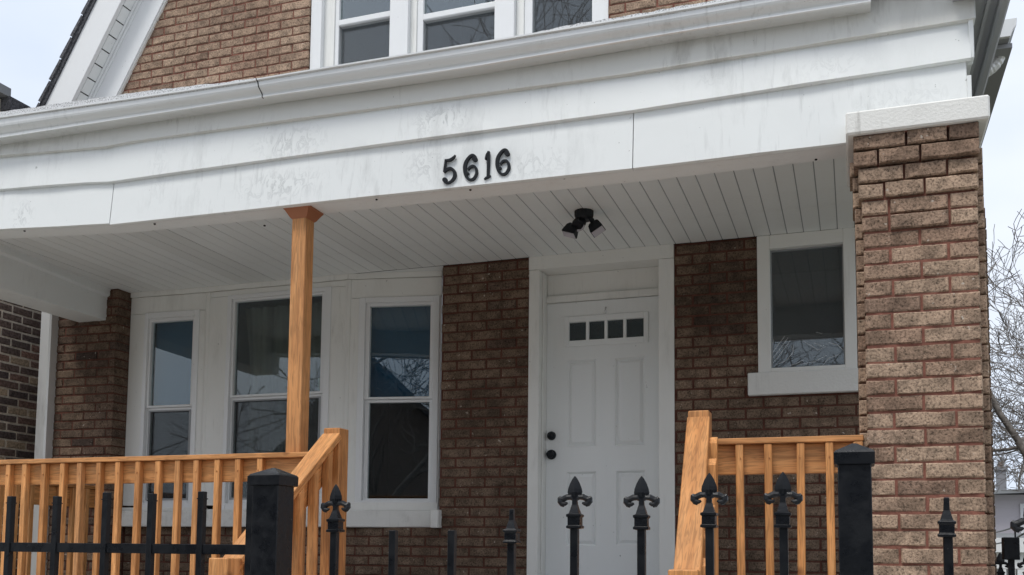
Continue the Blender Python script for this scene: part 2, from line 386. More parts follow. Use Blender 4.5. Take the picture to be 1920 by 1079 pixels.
def lay(items, place, mat, parent, dep, limit=None, jit=.003, stuff_parent=None, keyf=None):
    """one object for each brick; those past the limit are joined into one 'stuff' part"""
    if keyf: items = sorted(items, key=keyf)
    keep = items if limit is None else items[:limit]
    for (uc, zc, w_, h_) in keep:
        ws = round(w_, 2) if w_ > .1 else max(.03, round(w_, 2)); me = brick_mesh(ws, h_, dep, random.randint(0, 4))
        o = link('brick', me, mat); M_ = place(uc, zc, random.uniform(-jit, jit))
        o.matrix_world = M_ @ Matrix.Rotation(random.uniform(-.006, .006), 4, 'Y') @ Matrix.Diagonal((w_/ws, 1, 1, 1))
        o.parent = parent; o.matrix_parent_inverse = Matrix.Identity(4)
    rest = [] if limit is None else items[limit:]
    if rest:
        mb = MB()
        for (uc, zc, w_, h_) in rest:
            me = brick_mesh(round(w_, 2), h_, dep, random.randint(0, 4)); M_ = place(uc, zc, random.uniform(-jit, jit))
            b = len(mb.v); mb.v += [tuple(M_ @ q.co) for q in me.vertices]; mb.f += [tuple(b+i for i in q.vertices) for q in me.polygons]
        o = mb.build('bricks', mat, stuff_parent or parent); o['kind'] = 'stuff'
def placeXZ(Y):
    return lambda uc, zc, d: Matrix.Translation((uc, Y+d, zc))
def cells(mb, u0, u1, z0, z1, holes, emit):
    us = sorted({u0, u1, *[h[i] for h in holes for i in (0, 1) if u0 < h[i] < u1]}); zs = sorted({z0, z1, *[h[i] for h in holes for i in (2, 3) if z0 < h[i] < z1]})
    for i in range(len(us)-1):
        for j in range(len(zs)-1):
            um, zm = (us[i]+us[i+1])/2, (zs[j]+zs[j+1])/2
            if any(h[0] < um < h[1] and h[2] < zm < h[3] for h in holes): continue
            emit(us[i], us[i+1], zs[j], zs[j+1])

# ================================================================== ground
def sheet(name, x0, x1, y0, y1, z, mat):
    o = MB().box(x0, x1, y0, y1, z-.2, z).build(name, mat); tag(o, kind='structure'); return o
sheet('lawn', -120, 120, -120, 160, 0, 'grass')
sheet('sidewalk', -60, 60, -1.2, 1.7, .03, 'concrete')
sheet('bounce_paving', -6.2, 1.6, 2.2, 4.5, .034, 'concrete')  # unseen paving, made wide to bounce light up onto the porch ceiling
sheet('road', -60, 60, -11, -3.2, .02, 'asphalt')
sheet('gangway', -7.0, -6.58, 2.3, 16, .026, 'concrete')

# ================================================================== brick house
YPI = 6.5                                                    # brick pier at the left end stands proud of the wall
XL, XR = onY(98, 800, YPI).x, onY(1858, 700, YW).x
house = thing('brick_house', 'brown brick two storey house with bowed front windows under a white porch roof', 'house', ((XL+XR)/2, YW+3, 0))
XA, XD = onY(214, 700, YPI).x, onY(826, 700, YW).x            # bay opening
DL, DR = onY(991.5, 700, YW).x, onY(1264.5, 700, YW).x       # door opening with its trim
WL, WR = onY(1421, 600, YW).x, onY(1606, 600, YW).x          # right window with its trim
WB = onY(1500, 699, YW).z
ZSB = onY(600, 989, YW).z; ZST = onY(600, 957, YW).z         # bay sill
holes = [(XA, XD, ZSB, ZS+1), (DL, DR, -1, ZS-.003), (WL, WR, WB, ZS-.003), (onY(1402, 720, YW).x, onY(1622, 720, YW).x, onY(1500, 737, YW).z, WB+.02)]
COURSE, LB, JT = .0728, .2335, .0125
wall = MB()
wall.box(XL+.004, XA-.006, YPI+.007, YW+.15, 0, ZS+.05)
cells(wall, XA+.0, XR-.004, 0, ZS+.05, holes, lambda a, b, c, d: wall.box(a+(.005 if abs(a-XD) < 1e-6 else 0), b-(.006 if abs(b-XA) < 1e-6 else 0), YW+.007, YW+.15, c, d))
fw = wall.build('front_wall', 'mortar_dark', house)
pier = brick_rows(XL, XA, ZD-.25, ZS-.004, [], COURSE, LB, JT, .03)
low = brick_rows(XA, XR, ZD-.25, ZS-.004, holes, COURSE, LB, JT, .03)
# upper wall between the rakes
RA, RB = onY(226, 175, YW), onY(313, 0, YW); rs = (RB.z-RA.z)/(RB.x-RA.x)
rx = lambda z: RA.x+(z-RA.z)/rs
XM = (XL+XR)/2
UL, UR = onY(579, 60, YW).x, onY(1140, 10, YW).x             # upper window group
ZU0 = CAMZ+2.95; ZBR = CAMZ+5.2
uw = MB()
uw.prism([(XL+.1, YW+.007, ZS+.055), (rx(ZU0-1), YW+.007, ZU0), (UL-.006, YW+.007, ZU0), (UL-.006, YW+.007, ZS+.055)], (0, .14, 0))
uw.prism([(rx(ZU0)-.05, YW+.007, ZU0+.001), (rx(ZBR)-.05, YW+.007, ZBR), (UL-.006, YW+.007, ZBR), (UL-.006, YW+.007, ZU0+.001)], (0, .14, 0))
xr = lambda z: 2*XM-rx(z)
uw.prism([(UR+.006, YW+.007, ZS+.055), (UR+.006, YW+.007, ZBR), (min(xr(ZBR), XR-.2), YW+.007, ZBR), (min(xr(ZU0+1), XR-.2), YW+.007, ZU0+1), (XR-.2, YW+.007, ZS+.055)], (0, .14, 0))
ZWT = CAMZ+5.0
uw.prism([(UL-.006, YW+.0071, ZWT), (UL-.006, YW+.0071, ZBR), (UR+.006, YW+.0071, ZBR), (UR+.006, YW+.0071, ZWT)], (0, .14, 0))
uw.prism([(rx(ZBR), YW+.007, ZBR), (XM-.8, YW+.007, ZBR+1.5), (XM+.8, YW+.007, ZBR+1.5), (xr(ZBR), YW+.007, ZBR)], (0, .14, 0))
upw = uw.build('upper_wall', 'mortar_red', house)
upb = []
for b in brick_rows(XL, UL, ZU0+.1, ZBR, [], COURSE, LB, JT*.8, .05):
    if b[0]+b[2]/2 > rx(b[1])-.03: upb.append(b)
upb += [b for b in brick_rows(UR, XR-.2, ZU0+.1, ZBR, [], COURSE, LB, JT*.8, .02) if b[0]+b[2]/2 < min(XR-.2, xr(b[1]))+.03]
def onscreen(x, y, z):
    v_ = Vector((x, y, z-CAMZ)); c_ = v_.dot(AF); X_, Y_ = CX+F*v_.dot(AR)/c_, CY+F*v_.dot(AD)/c_
    return -30 < X_ < 1950 and -30 < Y_ < 1110
lay(upb, placeXZ(YW), 'brick_face', upw, .14, 150, keyf=lambda b: (not onscreen(b[0], YW, b[1]), -b[2]*(1 if b[0] < UL else .5)))
low_v = low
# widest first = the ones that show largest; railings hide the lowest courses
pier_v = [b for b in pier if onscreen(b[0], YPI, b[1])]
lay(pier_v, placeXZ(YPI), 'brick_dark', fw, .18, jit=.003)
lay(low_v, placeXZ(YW), 'brick_dark', fw, .145, 150-len(pier_v), jit=.0025, keyf=lambda b: (0 if onscreen(b[0], YW, b[1]) else 1)-b[2]+(.2 if b[1] < ZST-.2 else 0)+(.15 if b[0] < XA else 0))

# --- bay of three windows, bowed out slightly inside the brick opening
pA, pB, pC, pD = Vector((XA+.001, onX(241, 700, XA).y, 0)), onY(386, 700, YW), onY(650, 700, YW), onY(826, 700, YW+.135)
PL, PC, PR = Plane(pA, pB), Plane(pB, pC), Plane(pC, pD)
def window(pl, d, outer, glass, meet, name='window', label=None, screen=True, paneM='glass', upper='glass', room='interior_dark'):
    """outer / glass = pixel rectangles (x0,x1,ytop,ybottom) read at mid height; meet = pixel y of the meeting rail"""
    xm = (outer[0]+outer[1])/2; zf = lambda y: pl.px(xm, y, d)[1]; uf = lambda x: pl.px(x, (outer[2]+outer[3])/2, d)[0]
    u0, u1, z0, z1 = uf(outer[0]), uf(outer[1]), zf(outer[3]), zf(outer[2]); g0, g1, h0, h1 = uf(glass[0]), uf(glass[1]), zf(glass[3]), zf(glass[2]); zm = zf(meet)
    mb = MB(); pl.frame(mb, u0, u1, z0, z1, (g0-u0)*.62, (u1-g1)*.62, (h0-z0)*.6, (z1-h1)*.62, d-.06, d+.028)
    fr = mb.build(name, 'white_vinyl', house, .003)
    if label: fr['label'] = label
    mb = MB(); a, b = u0+(g0-u0)*.62, u1-(u1-g1)*.62; c, e = z0+(h0-z0)*.6, z1-(z1-h1)*.62
    pl.frame(mb, a, b, zm, e, g0-a, b-g1, .018, e-h1, d-.04, d+.010); mb.build('upper_sash', 'white_vinyl', fr, .002)
    mb = MB(); pl.frame(mb, a+.001, b-.001, c, zm-.001, g0-a, b-g1, h0-c, .022, d-.05, d-.008); mb.build('lower_sash', 'white_vinyl', fr, .002)
    mb = MB().prism([pl.P(g0-.004, d-.02, zm+.01), pl.P(g1+.004, d-.02, zm+.01), pl.P(g1+.004, d-.02, h1+.004), pl.P(g0-.004, d-.02, h1+.004)], -pl.n*.006); mb.build('pane', upper, fr)
    mb = MB().prism([pl.P(g0-.004, d-.03, h0-.004), pl.P(g1+.004, d-.03, h0-.004), pl.P(g1+.004, d-.03, zm-.01), pl.P(g0-.004, d-.03, zm-.01)], -pl.n*.006); mb.build('pane', paneM, fr)
    if screen:
        mb = MB(); pl.frame(mb, g0-.002, g1+.002, h0-.002, zm-.022, .016, .016, .016, .012, d-.014, d-.004); sf = mb.build('screen_frame', 'grey_underside', fr)
        MB().grid([[pl.P(g0, d-.011, h0), pl.P(g1, d-.011, h0)], [pl.P(g0, d-.011, zm-.022), pl.P(g1, d-.011, zm-.022)]]).build('insect_screen', 'insect_screen', fr)
    # the room behind
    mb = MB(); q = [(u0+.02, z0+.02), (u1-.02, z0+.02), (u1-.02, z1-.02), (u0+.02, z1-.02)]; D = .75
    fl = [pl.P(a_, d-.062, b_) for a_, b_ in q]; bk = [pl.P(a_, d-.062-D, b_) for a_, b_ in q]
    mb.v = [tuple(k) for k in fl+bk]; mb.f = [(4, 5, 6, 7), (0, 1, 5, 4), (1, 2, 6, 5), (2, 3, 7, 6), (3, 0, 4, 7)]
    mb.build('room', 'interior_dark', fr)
    if room != 'interior_dark': MB().prism([pl.P(g0-.01, d-.075, zm+.005), pl.P(g1+.01, d-.075, zm+.005), pl.P(g1+.01, d-.075, h1+.01), pl.P(g0-.01, d-.075, h1+.01)], -pl.n*.004).build('window_shade', 'interior_blue', fr)
    return fr, (u0, u1, z0, z1, g0, g1, h0, h1, zm)
wl, gl_ = window(PL, -.012, (268, 371, 586, 953), (279, 357, 603, 938), 764, label='narrow left window of the bow', room='interior_blue')
wc, gc = window(PC, -.012, (424, 619, 548, 956), (436, 600, 560, 936), 742, label='wide middle window of the bow with a drawn curtain')
wr, gr_ = window(PR, -.012, (671, 823, 558, 944), (691, 805, 574, 935), 749, label='narrow right window of the bow reflecting the houses opposite', screen=0, room='interior_blue')
# trim boards around the bay
ZH = ZS-.004
def trim(pl, pts, d0, d1, name='trim_board', mat='white_trim', parent=house, bev=.002):
    mb = MB(); pl.box(mb, pts[0], pts[1], d0, d1, pts[2], pts[3]); return mb.build(name, mat, parent, bev)
zst = ZST+.012
for pl, G in ((PL, gl_), (PC, gc), (PR, gr_)):
    u0, u1, z0, z1 = G[:4]
    trim(pl, (0.0, pl.len, z1-.003, ZH-.045), -.10, .004, 'header_board')
    trim(pl, (.0, pl.len, ZH-.042, ZH), -.10, .018, 'header_cap')
    trim(pl, (.001, u0+.002, zst+.03, z1-.006), -.10, .006, 'jamb_board'); trim(pl, (u1-.002, pl.len-.001, zst+.03, z1-.006), -.10, .006, 'jamb_board')
    trim(pl, (.001, pl.len-.001, ZST-.002, z0+.004), -.10, .022, 'sub_sill')
    if pl is not PC: trim(pl, (u0+.0, u0+.02, zst+.05, z1-.01), .006, .014, 'stop_bead')
for p_ in (pB, pC):                                            # corner posts of the bow
    MB().rings((p_.x, p_.y+.012, 0), [(.03, ZST+.02), (.03, ZH-.046)], 8, 0).build('corner_post', 'white_trim', house)
MB().prism([(XA+.002, YW-.012, ZH), (XD-.002, YW-.012, ZH), (XD-.002, YW+.3, ZH), (XA+.002, YW+.3, ZH)], (0, 0, .03)).build('bay_ceiling', 'white_soffit', house)
MB().box(XA-.05, XD+.08, YW+.02, YW+.6, ZH+.031, ZH+.09).build('bay_light_block', 'dark_gap', house)  # added dark box, hidden above the bay ceiling, stops light leaking in
# stone sill in three lengths
for pl, a, b, e0, e1 in ((PL, 0, 1, .002, .0), (PC, 0, 1, .004, -.004), (PR, 0, 1, 0, .03)):
    mb = MB(); pl.box(mb, 0+e0, pl.len+e1, -.10, .075 if pl is PC else .077, ZSB, ZST-.004); mb.build('stone_sill', 'painted_stone', house, .006)
MB().box(pD.x+.02, pD.x+.085, YW-.06, YW+.05, ZSB-.004, ZST-.002).build('stone_sill', 'painted_stone', house, .006)
# curtain in the middle window
rows = []; u0, u1, z0, z1 = gc[4]-.01, gc[5]+.02, gc[6], gc[7]-.02
for k in range(9):
    z = z1+(z0-z1)*k/8; rows.append([PC.P(u0+(u1-u0)*i/40+.06*max(0, (1-i/10))*math.sin(k*.5), -.16-.022*math.sin(i*1.1+.2*k)-.012*math.sin(i*2.7), z) for i in range(41)])
MB().grid(rows).build('curtain', 'curtain', wc, smooth=True)
MB().prism([PC.P(gc[5]-.075, -.1, gc[8]+.02), PC.P(gc[5]-.005, -.1, gc[8]+.02), PC.P(gc[5]-.005, -.1, gc[8]+.14), PC.P(gc[5]-.075, -.1, gc[8]+.14)], (0, .004, 0)).build('paper_notice', 'paper', wc)

# --- front door with transom
YD = YW+.15
dx0, dx1 = onY(1024.5, 800, YD).x, onY(1244.5, 800, YD).x; dzt = onY(1134, 563, YD).z; dzb = ZD+.02
PDo = Plane(Vector((dx0, YD, 0)), Vector((dx1, YD, 0)))
du = lambda x, y: PDo.px(x, y)[0]
dz = lambda x, y: PDo.px(x, y)[1]
lite = (du(1060, 620), du(1215, 615), dz(1137, 646), dz(1137, 591))
pan = []
for (xa, xb, ya, yb) in ((1063.5, 1118, 675, 838), (1153, 1209, 670, 836), (1062, 1118, 885, 1024), (1155, 1209.5, 883, 1023)):
    pan.append((du(xa, (ya+yb)/2), du(xb, (ya+yb)/2), dz((xa+xb)/2, yb), dz((xa+xb)/2, ya)))
mb = MB(); PDo.box(mb, 0, PDo.len, -.05, -.02, dzb, dzt)
cells(mb, 0, PDo.len, dzb, dzt, [lite]+pan, lambda a, b, c, d: PDo.box(mb, a, b, -.0201, 0, c, d))
door = mb.build('front_door', 'white_door', house); door['label'] = 'white six panel style entry door with four small panes on top'
for q in pan:
    a, b, c, d = q; mb = MB(); i = .014; j = .036
    lo = [PDo.P(a, -.001, c), PDo.P(b, -.001, c), PDo.P(b, -.001, d), PDo.P(a, -.001, d)]
    l1 = [PDo.P(a+i, -.0185, c+i), PDo.P(b-i, -.0185, c+i), PDo.P(b-i, -.0185, d-i), PDo.P(a+i, -.0185, d-i)]
    l2 = [PDo.P(a+j, -.004, c+j), PDo.P(b-j, -.004, c+j), PDo.P(b-j, -.004, d-j), PDo.P(a+j, -.004, d-j)]
    mb.v = [tuple(k) for k in lo+l1+l2]
    for s_ in (0, 4):
        for k in range(4): mb.f.append((s_+k, s_+(k+1) % 4, s_+4+(k+1) % 4, s_+4+k))
    mb.f.append((8, 9, 10, 11)); mb.build('door_panel', 'white_door', door)
mb = MB(); a, b, c, d = lite; PDo.frame(mb, a-.004, b+.004, c-.004, d+.004, .034, .034, .044, .044, -.018, .012)
n4 = [(a+.03)+(b-a-.06)*k/4 for k in range(5)]
for k in (1, 2, 3): PDo.box(mb, n4[k]-.011, n4[k]+.011, -.018, .009, c+.03, d-.03)
lf = mb.build('lite_frame', 'white_door', door, .003)
for k in range(4): MB().prism([PDo.P(n4[k]+.002, -.014, c+.022), PDo.P(n4[k+1]-.002, -.014, c+.022), PDo.P(n4[k+1]-.002, -.014, d-.022), PDo.P(n4[k]+.002, -.014, d-.022)], (0, .004, 0)).build('pane', 'glass', door)
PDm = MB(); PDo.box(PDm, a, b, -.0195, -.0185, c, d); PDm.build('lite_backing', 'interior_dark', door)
for (kx, ky, r_) in ((1034.5, 817.7, .032), (1034.5, 853, .036)):
    c_ = PDo.P(du(kx, ky), 0, dz(kx, ky)); mb = MB()
    mb.tube([c_+PDo.n*q for q in (0, .012, .016, .03, .042, .05, .056)], [r_, r_, r_*.5, r_*.45, r_*.8, r_*.75, r_*.4] if ky > 840 else [r_, r_, r_*.9, r_*.86, r_*.6, r_*.3, r_*.1], 20)
    mb.build('door_knob' if ky > 840 else 'deadbolt', 'black_plastic', door, smooth=False)
hk = PDo.P(du(1136, 582), 0, dz(1136, 582)); MB().tube([hk+Vector((0, -.004, .018)), hk+Vector((0, -.02, .005)), hk+Vector((0, -.022, -.012)), hk+Vector((0, -.008, -.02))], [.008, .007, .007, .006], 8).build('wreath_hook', 'white_vinyl', door, smooth=True)
# frame: jambs, head, transom rail
DT = ZS-.004
def bx(name, mat, x0, x1, y0, y1, z0, z1, parent=house, bev=.002):
    return MB().box(x0, x1, y0, y1, z0, z1).build(name, mat, parent, bev)
jl = onY(1010, 700, YW-.012).x
bx('door_casing', 'white_trim', DL, jl, YW-.012, YW+.19, ZD, DT-.10); bx('door_casing', 'white_trim', dx1-.004, DR, YW-.012, YW+.19, ZD, DT-.10)
bx('door_jamb', 'white_trim', jl+.001, dx0-.001, YW+.06, YW+.19, ZD, DT-.10); bx('door_head', 'white_trim', DL, DR, YW-.02, YW+.19, DT-.098, DT-.001)
tz0 = dzt+.004; tz1 = DT-.099
bx('transom_rail', 'white_trim', dx0, dx1-.005, YD-.02, YD+.05, tz0, tz0+.05); bx('transom_panel', 'white_trim', dx0, dx1-.005, YD+.01, YD+.05, tz0+.051, tz1)
bx('door_sill', 'grey_underside', DL, DR, YW-.02, YW+.3, ZD-.02, ZD+.015)
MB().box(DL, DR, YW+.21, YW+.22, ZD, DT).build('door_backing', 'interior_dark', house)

# --- right window with plastic sheeting
PWi = Plane(Vector((WL, YW, 0)), Vector((WR, YW, 0)))
g0, g1 = PWi.px(1445.5, 580, -.04)[0], PWi.px(1583, 580, -.04)[0]; h0, h1 = PWi.px(1515, 690, -.04)[1], PWi.px(1512, 465, -.04)[1]
zt = DT-.002; zb_ = WB
mb = MB(); PWi.frame(mb, 0, PWi.len, zb_, zt, g0, PWi.len-g1, h0-zb_, zt-h1, -.09, .018); w4 = mb.build('window', 'white_trim', house, .003); w4['label'] = 'single window beside the pillar with plastic sheeting over its lower part'
mb = MB(); PWi.frame(mb, g0-.012, g1+.012, h0-.012, h1+.012, .02, .02, .02, .02, -.07, -.03); mb.build('sash', 'grey_underside', w4, .002)
MB().prism([PWi.P(g0, -.05, h0), PWi.P(g1, -.05, h0), PWi.P(g1, -.05, h1), PWi.P(g0, -.05, h1)], (0, .006, 0)).build('pane', 'glass', w4)
mb = MB(); q = [(0.02, zb_+.02), (PWi.len-.02, zb_+.02), (PWi.len-.02, zt-.02), (.02, zt-.02)]
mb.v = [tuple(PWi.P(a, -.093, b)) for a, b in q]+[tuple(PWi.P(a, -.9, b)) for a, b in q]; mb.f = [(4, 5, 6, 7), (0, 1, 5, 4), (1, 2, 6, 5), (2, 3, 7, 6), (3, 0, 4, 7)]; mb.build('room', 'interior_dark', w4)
rows = []; hh = h1-h0; rr = random.Random(5)
for k in range(25):
    z = h0-.004+(hh*1.0)*k/24; low_ = max(0, 1-k/8)
    rows.append([PWi.P(g0-.006+(g1-g0+.012)*i/24, -.022+low_*(.011*math.sin(i*1.9+k*1.3)+.009*math.sin(i*.8-k*2.1))+.002*math.sin(i*.5), z) for i in range(25)])
MB().grid(rows).build('plastic_sheet', 'plastic_film', w4, smooth=True)
def crease(pts, r_=.0022):
    vs = [PWi.P(PWi.px(x, y, -.012)[0], -.012, PWi.px(x, y, -.012)[1]) for x, y in pts]
    n = len(vs); MB().tube(vs, [r_*(.25+.75*math.sin(math.pi*(i+.4)/(n-.2))) for i in range(n)], 5).build('plastic_crease', 'plastic_crease', w4)
z0x = lambda a, b: (1240+a/2.998, 420+b/2.998)
for q in ([(622, 730), (650, 690), (695, 630)], [(622, 760), (660, 715), (712, 640)], [(625, 785), (670, 730), (725, 655)], [(640, 795), (700, 770), (740, 725), (742, 680)], [(730, 685), (733, 710), (745, 690)],
          [(800, 662), (850, 690), (880, 710), (925, 690)], [(905, 800), (940, 755), (1000, 735)], [(940, 668), (990, 680), (1028, 715)], [(700, 805), (760, 785), (800, 765)], [(860, 670), (905, 690), (915, 680)], [(622, 690), (632, 650)], [(760, 795), (860, 775), (930, 740)], [(870, 610), (905, 618)]):
    crease([z0x(*k) for k in q])
sx0, sx1 = onY(1402, 720, YW-.03).x, onY(1621, 720, YW-.03).x
MB().box(sx0, sx1, YW-.035, YW+.1, onY(1500, 738, YW-.035).z, WB+.008).build('window_sill', 'painted_stone', house, .006)

# --- upper windows: three double-hung units
YU = YW+.06
PU = Plane(Vector((UL, YU, 0)), Vector((UR, YU, 0)))
zu0 = ZU0; zu1 = ZWT
pu = lambda x, y: PU.px(x, y)[0]
trim(PU, (pu(588, 60), pu(607.5, 60), zu0, zu1), -.12, .045, 'casing', 'white_vinyl'); trim(PU, (pu(1113, 10), PU.len, zu0, zu1), -.12, .045, 'casing', 'white_vinyl')
trim(PU, (0, pu(588, 60), zu0, zu1), -.12, .02, 'casing', 'white_trim')
trim(PU, (pu(735, 60), pu(769, 60), zu0, zu1), -.12, .045, 'mullion', 'white_vinyl'); trim(PU, (pu(931, 30), pu(967.5, 30), zu0, zu1), -.12, .045, 'mullion', 'white_vinyl')
for a, b in ((607.5, 627), (769, 781), (967.5, 982)): trim(PU, (pu(a, 50)+.001, pu(b, 50), zu0, zu1), -.12, .0, 'jamb_liner', 'white_trim')
for k, (sa, ga, gb, ym, xm) in enumerate(((627, 634, 734, 37, 684), (781, 792, 929, 23, 860), (982, 997, 1112, -40, 1055))):
    u0, u1, v0, v1 = pu(sa, 50), pu(gb+2, 50), zu0, zu1; zm = PU.px(xm, ym, -.02)[1]; q0, q1 = pu(ga, 50), pu(gb, 50)
    mb = MB(); PU.frame(mb, u0, u1, v0, v1, q0-u0, u1-q1, .05, .05, -.08, -.012); fr = mb.build('window', 'white_vinyl', house, .002); fr['label'] = 'upstairs window above the gutter'
    mb = MB(); PU.box(mb, q0+.0005, q1-.0005, -.075, -.004, zm-.022, zm+.028); mb.build('meeting_rail', 'white_vinyl', fr, .006)
    MB().prism([PU.P(q0, -.04, zm), PU.P(q1, -.04, zm), PU.P(q1, -.04, v1-.04), PU.P(q0, -.04, v1-.04)], (0, .006, 0)).build('pane', 'glass_upper', fr)
    MB().prism([PU.P(q0, -.06, v0+.04), PU.P(q1, -.06, v0+.04), PU.P(q1, -.06, zm-.01), PU.P(q0, -.06, zm-.01)], (0, .006, 0)).build('pane', 'glass_upper', fr)
    MB().grid([[PU.P(q0, -.03, v0), PU.P(q1, -.03, v0)], [PU.P(q0, -.03, zm-.02), PU.P(q1, -.03, zm-.02)]]).build('insect_screen', 'insect_screen', fr)
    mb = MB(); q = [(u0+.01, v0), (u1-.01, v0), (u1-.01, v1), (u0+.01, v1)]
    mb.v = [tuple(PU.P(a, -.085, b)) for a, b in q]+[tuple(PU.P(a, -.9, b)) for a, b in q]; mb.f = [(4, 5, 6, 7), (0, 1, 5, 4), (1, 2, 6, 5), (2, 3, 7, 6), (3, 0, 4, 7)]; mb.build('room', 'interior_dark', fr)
trim(PU, (0, PU.len, zu1+.001, zu1+.1), -.12, .05, 'head_casing', 'white_vinyl')

# --- steep gable rake on the left: frieze, vented soffit, rake board, shingles (mirrored on the right, out of view)
def rake(sign):
    mir = (lambda p: Vector((2*XM-p.x, p.y, p.z))) if sign < 0 else (lambda p: p)
    rd = Vector((RB.x-RA.x, 0, RB.z-RA.z)).normalized(); nn = Vector((-rd.z, 0, rd.x))       # nn points out-left
    base = Vector((RA.x, YW, RA.z)); t0, t1 = (-1.25 if sign > 0 else .5), 2.6
    def off(px, py, Y): v_ = onY(px, py, Y); return (v_-base).dot(nn)
    f1 = off(176, 180, YW); YO = YW-.16; s1 = off(139.5, 184.5, YO); s2 = off(92, 191, YO)
    pt = lambda t, o, y: mir(base+rd*t+nn*o+Vector((0, y-YW, 0)))
    def bar(o0, o1, y0, y1, name, mat, bev=.002):
        MB().quadbox([pt(t0, o0, y0), pt(t0, o1, y0), pt(t1, o1, y0), pt(t1, o0, y0), pt(t0, o0, y1), pt(t0, o1, y1), pt(t1, o1, y1), pt(t1, o0, y1)]).build(name, mat, house, bev)
    bar(0, f1*.8, YW-.03, YW+.02, 'frieze_board', 'white_vinyl'); bar(-.012, .0, YW-.018, YW+.02, 'frieze_bead', 'white_trim')
    bar(f1*.801, f1*.9, YW-.042, YW+.02, 'crown_bead', 'white_vinyl', .006); bar(f1*.901, f1, YW-.052, YW+.02, 'crown_bead', 'white_vinyl', .006)
    # soffit pieces with open seams
    n = int((t1-t0)/.137)
    for k in range(n):
        a = t0+k*.137; b = a+.127
        MB().quadbox([pt(a, f1*.99, YO+.02), pt(a, f1*.99+.012, YO+.02), pt(b, f1*.99+.012, YO+.02), pt(b, f1*.99, YO+.02), pt(a, f1*.99, YW-.05), pt(a, f1*.99+.012, YW-.05), pt(b, f1*.99+.012, YW-.05), pt(b, f1*.99, YW-.05)]).build('soffit_piece', 'white_soffit', house)
    bar(f1*.99+.014, f1*.99+.03, YO+.02, YW, 'soffit_backing', 'dark_gap', 0)
    bar(s1-.01, s2, YO-.02, YO+.018, 'rake_board', 'white_vinyl', .003)
    bar(s2+.001, s2+.05, YO-.035, YW+7, 'roof_edge', 'shingle', 0)
    for k in range(18 if sign > 0 else 0):
        a = t0+k*.21
        MB().quadbox([pt(a, s2+.03, YO-.05), pt(a, s2+.062, YO-.05), pt(a+.2, s2+.05, YO-.05), pt(a+.2, s2+.028, YO-.05), pt(a, s2+.03, YO+.4), pt(a, s2+.062, YO+.4), pt(a+.2, s2+.05, YO+.4), pt(a+.2, s2+.028, YO+.4)]).build('shingle', 'shingle', house)
    return pt, t0, t1, s2
pt, t0, t1, s2 = rake(1); pe = pt(t1, s2, YW)
rake(-1)
MB().prism([(pe.x, YW-.2, pe.z), (XM, YW-.2, pe.z+1.9), (2*XM-pe.x, YW-.2, pe.z), (2*XM-pe.x, YW-.2, pe.z+.08), (XM, YW-.2, pe.z+2), (pe.x, YW-.2, pe.z+.08)], (0, 7.2, 0)).build('upper_roof', 'shingle', house)
# side and back walls
bx('side_wall', 'house_brown', XL, XL+.2, YW+.151, YW+8, 0, ZS+.3, house, 0); bx('side_wall', 'house_brown', XR-.2, XR, YW+.151, YW+8, 0, ZS+.3, house, 0)
bx('back_wall', 'house_brown', XL, XR, YW+8.01, YW+8.2, 0, ZS+2, house, 0)

# --- right-hand eave of the house with its gutter, seen past the porch
ge = onY(1907, 33, 7.25)
ev = thing('eave_gutter', 'white end of a roof gutter with a ribbed elbow behind the porch corner', 'gutter', (ge.x, 7.25, ge.z))
k_ = .14
prof = [(0, 0), (-.005, -.05), (-.025, -.075), (-.04, -.115), (-.16, -.115), (-.2, -.06), (-.2, 0)]
MB().prism([(ge.x+a*1.1, 7.25, ge.z+b*1.1) for a, b in prof], (0, .03, 0)).build('gutter_end', 'white_gutter', ev, .003)
MB().prism([(ge.x+a*1.06-.003, 7.281, ge.z+b*1.06-.002) for a, b in prof], (0, 3.5, 0)).build('gutter_trough', 'grey_underside', ev)
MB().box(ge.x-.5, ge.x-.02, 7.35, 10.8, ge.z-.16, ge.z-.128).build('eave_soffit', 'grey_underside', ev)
el = [onY(x, y, 7.5) for x, y in ((1877, 84), (1876, 98), (1871, 112), (1862, 125), (1850, 134), (1838, 142))]
pts = [];
for i in range(len(el)-1):
    for q in range(4): pts.append(el[i].lerp(el[i+1], q/4))
pts.append(el[-1]); MB().tube(pts, [.042+(.0035 if i % 2 else 0) for i in range(len(pts))], 12).build('elbow', 'white_gutter', ev)
hkp = [onY(x, y, 7.25) for x, y in ((1871, 16), (1876, 22), (1877, 30), (1870, 33))]; MB().tube(hkp, .009, 6).build('hanger', 'grey_underside', ev)

# ================================================================== porch roof
proof = thing('porch_roof', 'white sided porch roof with long gutter, beaded ceiling and boxed beams', 'porch roof', (-2.6, YF+.7, ZS))
XFR = onY(1818, 110, YF).x
def lerp_y(tab, x):
    for (x0, y0), (x1, y1) in zip(tab, tab[1:]):
        if x <= x1: break
    return y0+(y1-y0)*(x-x0)/(x1-x0)
gt = [(-160, 241), (0, 218.5), (340, 170), (475, 149.5), (580, 131.5), (860, 86), (1260, 20), (1632, -45)]; gb_ = [(-160, 277), (0, 254), (471, 180), (860, 124), (1260, 56), (1632, -3)]
TAB = [[(0, 293.6), (209.5, 275.4), (210, 271.8), (560, 224.6), (1183, 140), (1823, 38)], [(0, 356), (209.5, 340), (210, 342.3), (560, 293), (1190, 209), (1817, 112)], [(0, 431.5), (209.5, 420.3), (210, 422.8), (640, 376), (1200, 316.5), (1585, 270), (1818, 242)]]
segs = [(-160, 211.5), (210, 1190), (1188.5, 1818)]
def edge(row, x, d): return onY(x, lerp_y(TAB[row], x), YF+d)
